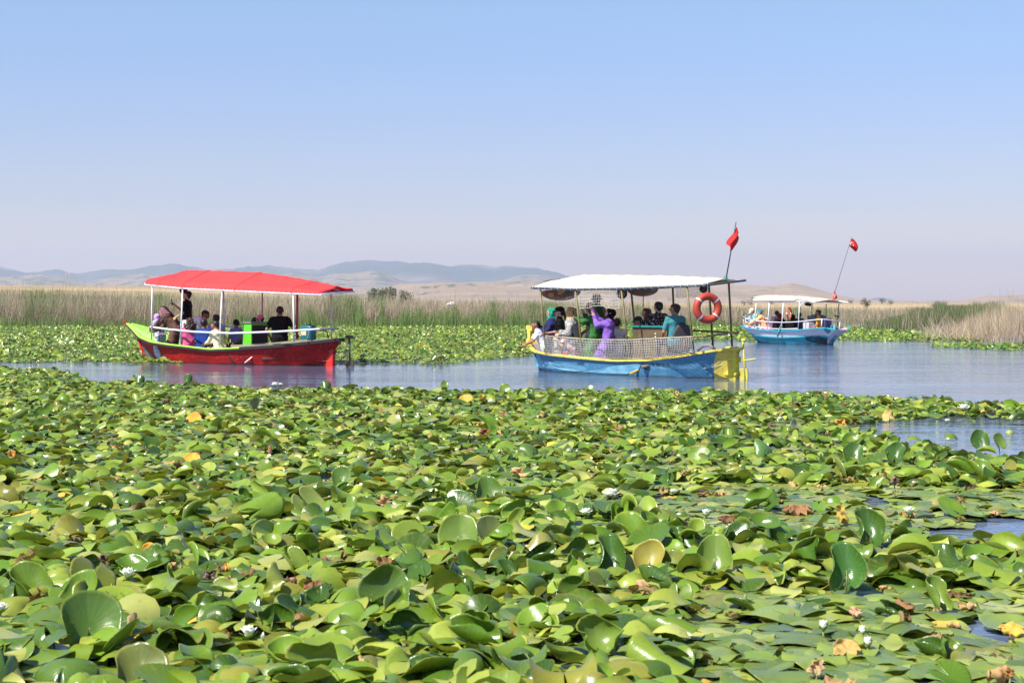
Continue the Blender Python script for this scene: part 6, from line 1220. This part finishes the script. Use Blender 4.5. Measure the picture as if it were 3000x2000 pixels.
    if phone:
        k = phone[0]; a, e, wr = arms[k]; d = (wr - e).normalized(); c = wr + d * .09 * s + Vector((0, -k * .03, .02)); t = empty('phone', body.matrix_basis @ c if False else (root + Rz @ c), phone[1], 'phone'); t.rotation_euler = (0, .12, yaw)
        mb = MB(); mb.box((-.005, -.036, -.07), (.005, .036, .075)); mb.build('case', BLACK, t, bevel=.003); mb = MB(); mb.box((-.0065, -.032, -.062), (-.005, .032, .067)); mb.build('screen', mat('phone_screen', (.03, .035, .04), .15), t)
    if strap:
        mb = MB(); pts = []
        for i in range(9): q = i / 8; pts.append(P.lerp(N, .98 - .75 * q) + lat * (.11 - .24 * q) * s - Vector((1, 0, 0)) * (.112 + .02 * math.sin(q * math.pi)) * s)
        mb.rect(pts, .006, .022, (1, 0, 0)); mb.build('bag_strap', BLACK, body)
    return body
RB.people, BB.people, TB.people = 'people aboard the red boat', 'people aboard the blue boat', 'people aboard the third boat'
K = fab
blackc = K('black', (16, 15, 17)); whitec = K('white', (228, 226, 230)); jean = K('denim', (50, 58, 85)); darkt = K('dark', (32, 32, 38))
floral = pattern('floral_print', [lin((170, 175, 200)), lin((215, 215, 225)), lin((90, 105, 150)), lin((190, 170, 200))], 30)
# red boat
person(RB, "child in a lilac headscarf and floral dress sitting in the red boat's bow", c1(388, 520), .05, 150, lean=12, s=.74, top=floral, sleeve='long', skirt=floral, scarf=(K('lilac', (190, 150, 215)),), L=(.2, .1, -.3), Rr=(.2, -.1, -.3))
person(RB, "woman in a long brown dress and maroon headscarf leaning over the red boat's rail", c1(450, 450), .42, 178, 'stand', lean=42, hp=-10, s=.93, top=K('brown', (100, 74, 64)), sleeve='long', skirt=K('brown', (100, 74, 64)), scarf=(pattern('maroon_scarf', [lin((62, 14, 34)), lin((76, 18, 40)), lin((50, 12, 28)), lin((135, 95, 108))], 5), .15), L=(.42, .12, -.42), Rr=(.30, -.15, -.40))
person(RB, 'person in black standing under the red canopy and holding up a phone', c1(680, 302), .10, 172, 'stand', lean=-2, s=.97, top=blackc, bottom=(blackc, 1), L=(.24, .16, -.42), Rr=(.34, -.02, -.10), phone=(-1, 'black phone held upright by the person standing in the red boat'), skin=0)
person(RB, 'man in a white shirt bending over among the seated people of the red boat', c1(872, 492), -.15, 5, 'stand', lean=72, hp=-5, s=.92, top=whitec, bottom=(darkt, 1), L=(.12, .12, -.42), Rr=(.15, -.12, -.42), skin=1)
person(RB, "curly haired woman in a pink shirt seated with her back to us", c1(705, 556), .50, 105, lean=4, s=.90, top=K('pink', (205, 85, 130)), sleeve='long', bottom=(darkt, 1), hair='brown', style='curly', eyes=False)
person(RB, 'man in a navy blue t-shirt seated with his back to us beside the pink shirt', c1(845, 570), .46, 80, lean=10, s=.95, top=K('navy', (28, 55, 125)), bottom=(jean, 1), eyes=False, w=1.15, skin=1)
person(RB, 'bearded man in a cream shirt sitting sideways with clasped hands in the red boat', c1(935, 592), .62, 150, lean=18, hp=12, hy=10, s=.93, top=K('cream', (226, 208, 180)), sleeve='long', bottom=(K('beige', (190, 160, 130)), 1), L=(.34, .04, -.34), Rr=(.34, -.03, -.34), skin=1, w=1.05)
person(RB, 'dark haired man in a lilac shirt behind the bearded one in the red boat', c1(955, 528), -.25, 110, lean=5, hy=30, s=.93, top=K('pale_lilac', (175, 165, 205)), bottom=(jean, 1), skin=1)
person(RB, 'boy in a dark cap and blue shirt seated beside the lime console', c1(1152, 582), -.35, 250, lean=6, hy=40, hp=12, s=.82, top=K('dusty_blue', (120, 128, 180)), bottom=(darkt, 1), hold=('cap', K('cap_navy', (26, 24, 36))), skin=1)
person(RB, 'black haired person of whom only the head shows behind the lime console', c1(1325, 553), -.50, 100, lean=4, s=.88, top=darkt, bottom=(darkt, 1), eyes=False)
person(RB, 'child in a pink cap whose head shows above the lime console', c1(1376, 538), -.45, 190, lean=4, s=.84, top=K('rose', (205, 140, 165)), bottom=(jean, 1), hold=('cap', K('cap_pink', (225, 120, 165))))
person(RB, "helmsman in a black t-shirt with his back to us on the red boat", c1(1568, 448), .02, 100, lean=3, s=1.0, top=blackc, bottom=(K('khaki', (80, 74, 68)), 1), L=(.12, .24, -.48), Rr=(.05, -.42, -.40), w=1.25, eyes=False, skin=1)
# blue boat
boy = person(BB, 'boy in a white t-shirt and lime shorts sitting on the bow of the blue boat', c2(200, 966), .30, 186, lean=24, hp=6, s=.80, top=K('white_tee', (215, 215, 225)), bottom=(K('lime_shorts', (190, 225, 110)), 0), L=(.32, .02, -.38), Rr=(.34, -.06, -.40), skin=1)
person(BB, 'woman in a teal headscarf and navy coat at the bow holding up a phone', c2(348, 850), .02, 178, 'sit', lean=4, s=.92, top=K('navy_coat', (38, 42, 88)), sleeve='long', skirt=K('navy_coat', (38, 42, 88)), scarf=(K('teal_scarf', (25, 140, 115)),), L=(.30, .02, -.26), Rr=(.36, -.06, -.16), phone=(-1, 'black phone held by the woman in the teal headscarf'), glasses=True)
person(BB, "woman in a black cap and black top holding a hand to her ear", c2(420, 846), .25, 178, 'sit', lean=2, s=.93, top=blackc, bottom=(blackc, 1), L=(.08, -.06, .12), Rr=(.30, -.10, -.34), hold=('cap', K('cap_black', (22, 22, 26))), style='tail')
hound = pattern('houndstooth', [lin((22, 22, 24)), lin((215, 212, 205))], 62, 'chk')
person(BB, 'woman in a long tan headscarf and checked coat standing behind the black cap', c2(520, 846), .34, 176, 'sit', lean=2, s=.95, top=hound, sleeve='long', skirt=hound, scarf=(K('tan_scarf', (178, 145, 92)), .1), L=(.26, .10, -.34), Rr=(.26, -.10, -.30), glasses=True)
multi = pattern('bright_print', [lin((215, 90, 60)), lin((225, 200, 190)), lin((70, 110, 180)), lin((90, 90, 100)), lin((225, 225, 225)), lin((200, 80, 60))], 17)
person(BB, 'girl in a bright printed shirt sitting with her back to us behind the net', c2(515, 996), .42, 110, lean=2, s=.80, top=multi, sleeve='short', bottom=(darkt, 1), hair='brown', style='long', L=(.10, .36, -.16), eyes=False)
person(BB, 'person in white with a taupe cap and black bag standing beside the green coat', c2(690, 812), -.22, 168, 'stand', lean=3, s=.92, top=whitec, bottom=(K('offwhite', (205, 203, 205)), 1), hold=('cap', K('cap_taupe', (140, 125, 112))), hair='brown', style='long', L=(.2, .12, -.44), Rr=(.2, -.12, -.44))
person(BB, 'person in a black and white checked bucket hat standing at the back', c2(748, 738), -.45, 60, 'stand', lean=0, s=.97, top=pattern('grey_camo', [lin((110, 110, 95)), lin((60, 65, 55)), lin((140, 135, 120))], 14), bottom=(darkt, 1), hold=('hat', pattern('gingham', [lin((20, 20, 22)), lin((205, 205, 205))], 40, 'chk')), eyes=False)
green = K('green_coat', (52, 105, 48))
person(BB, 'woman in a green coat and dark green headscarf raising a phone with outstretched arm', c2(742, 810), .12, 158, 'stand', lean=2, s=.93, top=green, sleeve='long', skirt=green, scarf=(K('green_scarf', (48, 75, 38)), .35), L=(.46, .10, -.05), Rr=(.30, -.05, .02), phone=(1, 'phone held at arm\'s length by the woman in the green coat'), eyes=True)
person(BB, 'woman in a purple coat and black headscarf raising both hands with a camera', c2(878, 856), .34, 176, 'stand', lean=-2, hp=-14, s=.92, top=K('purple', (128, 92, 178)), sleeve='long', skirt=K('purple', (128, 92, 178)), scarf=(blackc,), L=(.33, .02, .08), Rr=(.36, -.06, .22), glasses=True)
person(BB, "person in a white shirt with a black bag strap, back to us", c2(932, 940), -.05, 70, lean=12, s=.90, top=whitec, bottom=(blackc, 1), hair='brown', style='bun', strap=True, eyes=False)
person(BB, 'child in a grey cap looking over the brown console of the blue boat', c2(1108, 933), -.52, 185, lean=4, hp=6, s=.82, top=K('grey_shirt', (70, 72, 80)), bottom=(darkt, 1), hold=('cap', K('cap_grey', (62, 64, 74))))
dots = pattern('black_floral', [lin((20, 20, 24)), lin((26, 24, 28)), lin((20, 20, 24)), lin((22, 22, 26)), lin((190, 170, 165))], 42)
person(BB, 'woman with auburn shoulder length hair and dark floral top behind the console', c2(1185, 853), -.38, 150, lean=4, hy=10, s=.90, top=dots, bottom=(blackc, 1), hair='auburn', style='long', eyes=True)
person(BB, 'woman with black hair in a bun and black floral dress, back to us', c2(1292, 796), -.20, 115, lean=4, s=.96, top=dots, skirt=dots, hair='black', style='bun', eyes=False, w=1.1)
person(BB, "helmsman in a teal t-shirt seated with his back to us on the blue boat", c2(1438, 815), .22, 120, lean=6, hy=20, s=.97, top=K('teal_tee', (62, 125, 130)), bottom=(jean, 1), glasses=True, w=1.2, L=(.2, .2, -.46), skin=1)
# third boat
mint = pattern('mint_print', [lin((120, 165, 155)), lin((175, 200, 190)), lin((90, 140, 135))], 34)
person(TB, "person in a white cap and mint patterned dress leaning on the third boat's rail", c3(290, 408), .0, 200, 'stand', lean=30, hp=16, s=.92, top=mint, sleeve='long', skirt=mint, hold=('cap', K('cap_white', (215, 205, 200))), hair='brown', L=(.30, .10, -.30), Rr=(.36, -.22, -.10), phone=None)
person(TB, "woman in a peach coat and blue green headscarf on the third boat", c3(468, 420), .25, 185, 'crouch', lean=22, s=.90, top=K('peach', (240, 178, 125)), sleeve='long', skirt=K('peach', (240, 178, 125)), scarf=(pattern('blue_green_scarf', [lin((20, 110, 140)), lin((30, 140, 150)), lin((120, 150, 60))], 14),), L=(.46, .06, -.32), Rr=(.40, -.08, -.34))
person(TB, 'man in a pale grey shirt sitting with his back to us on the third boat', c3(850, 440), -.05, 80, lean=10, s=.92, top=K('pale_grey', (160, 155, 168)), bottom=(jean, 1), eyes=False, w=1.1)
person(TB, 'woman in a rust red headscarf and black top on the third boat, back to us', c3(912, 494), .18, 85, lean=4, s=.90, top=blackc, sleeve='long', skirt=blackc, scarf=(K('rust_scarf', (120, 38, 28)),), eyes=False)
person(TB, 'woman all in black behind the small life ring on the third boat', c3(1195, 520), .15, 80, lean=8, s=.92, top=blackc, sleeve='long', skirt=blackc, scarf=(blackc,), eyes=False, w=1.1)
person(TB, "boy in a grey shirt beside the woman all in black, third boat", c3(1335, 478), -.25, 100, lean=4, s=.86, top=K('slate', (90, 92, 115)), bottom=(darkt, 1), eyes=False, skin=1)
person(TB, 'helmsman in a yellow t-shirt seated at the stern of the third boat', c3(1738, 428), .05, 170, lean=2, s=.93, top=K('yellow_tee', (225, 165, 40)), bottom=(jean, 1), L=(.24, .22, -.46), Rr=(.3, -.1, -.40), skin=1)
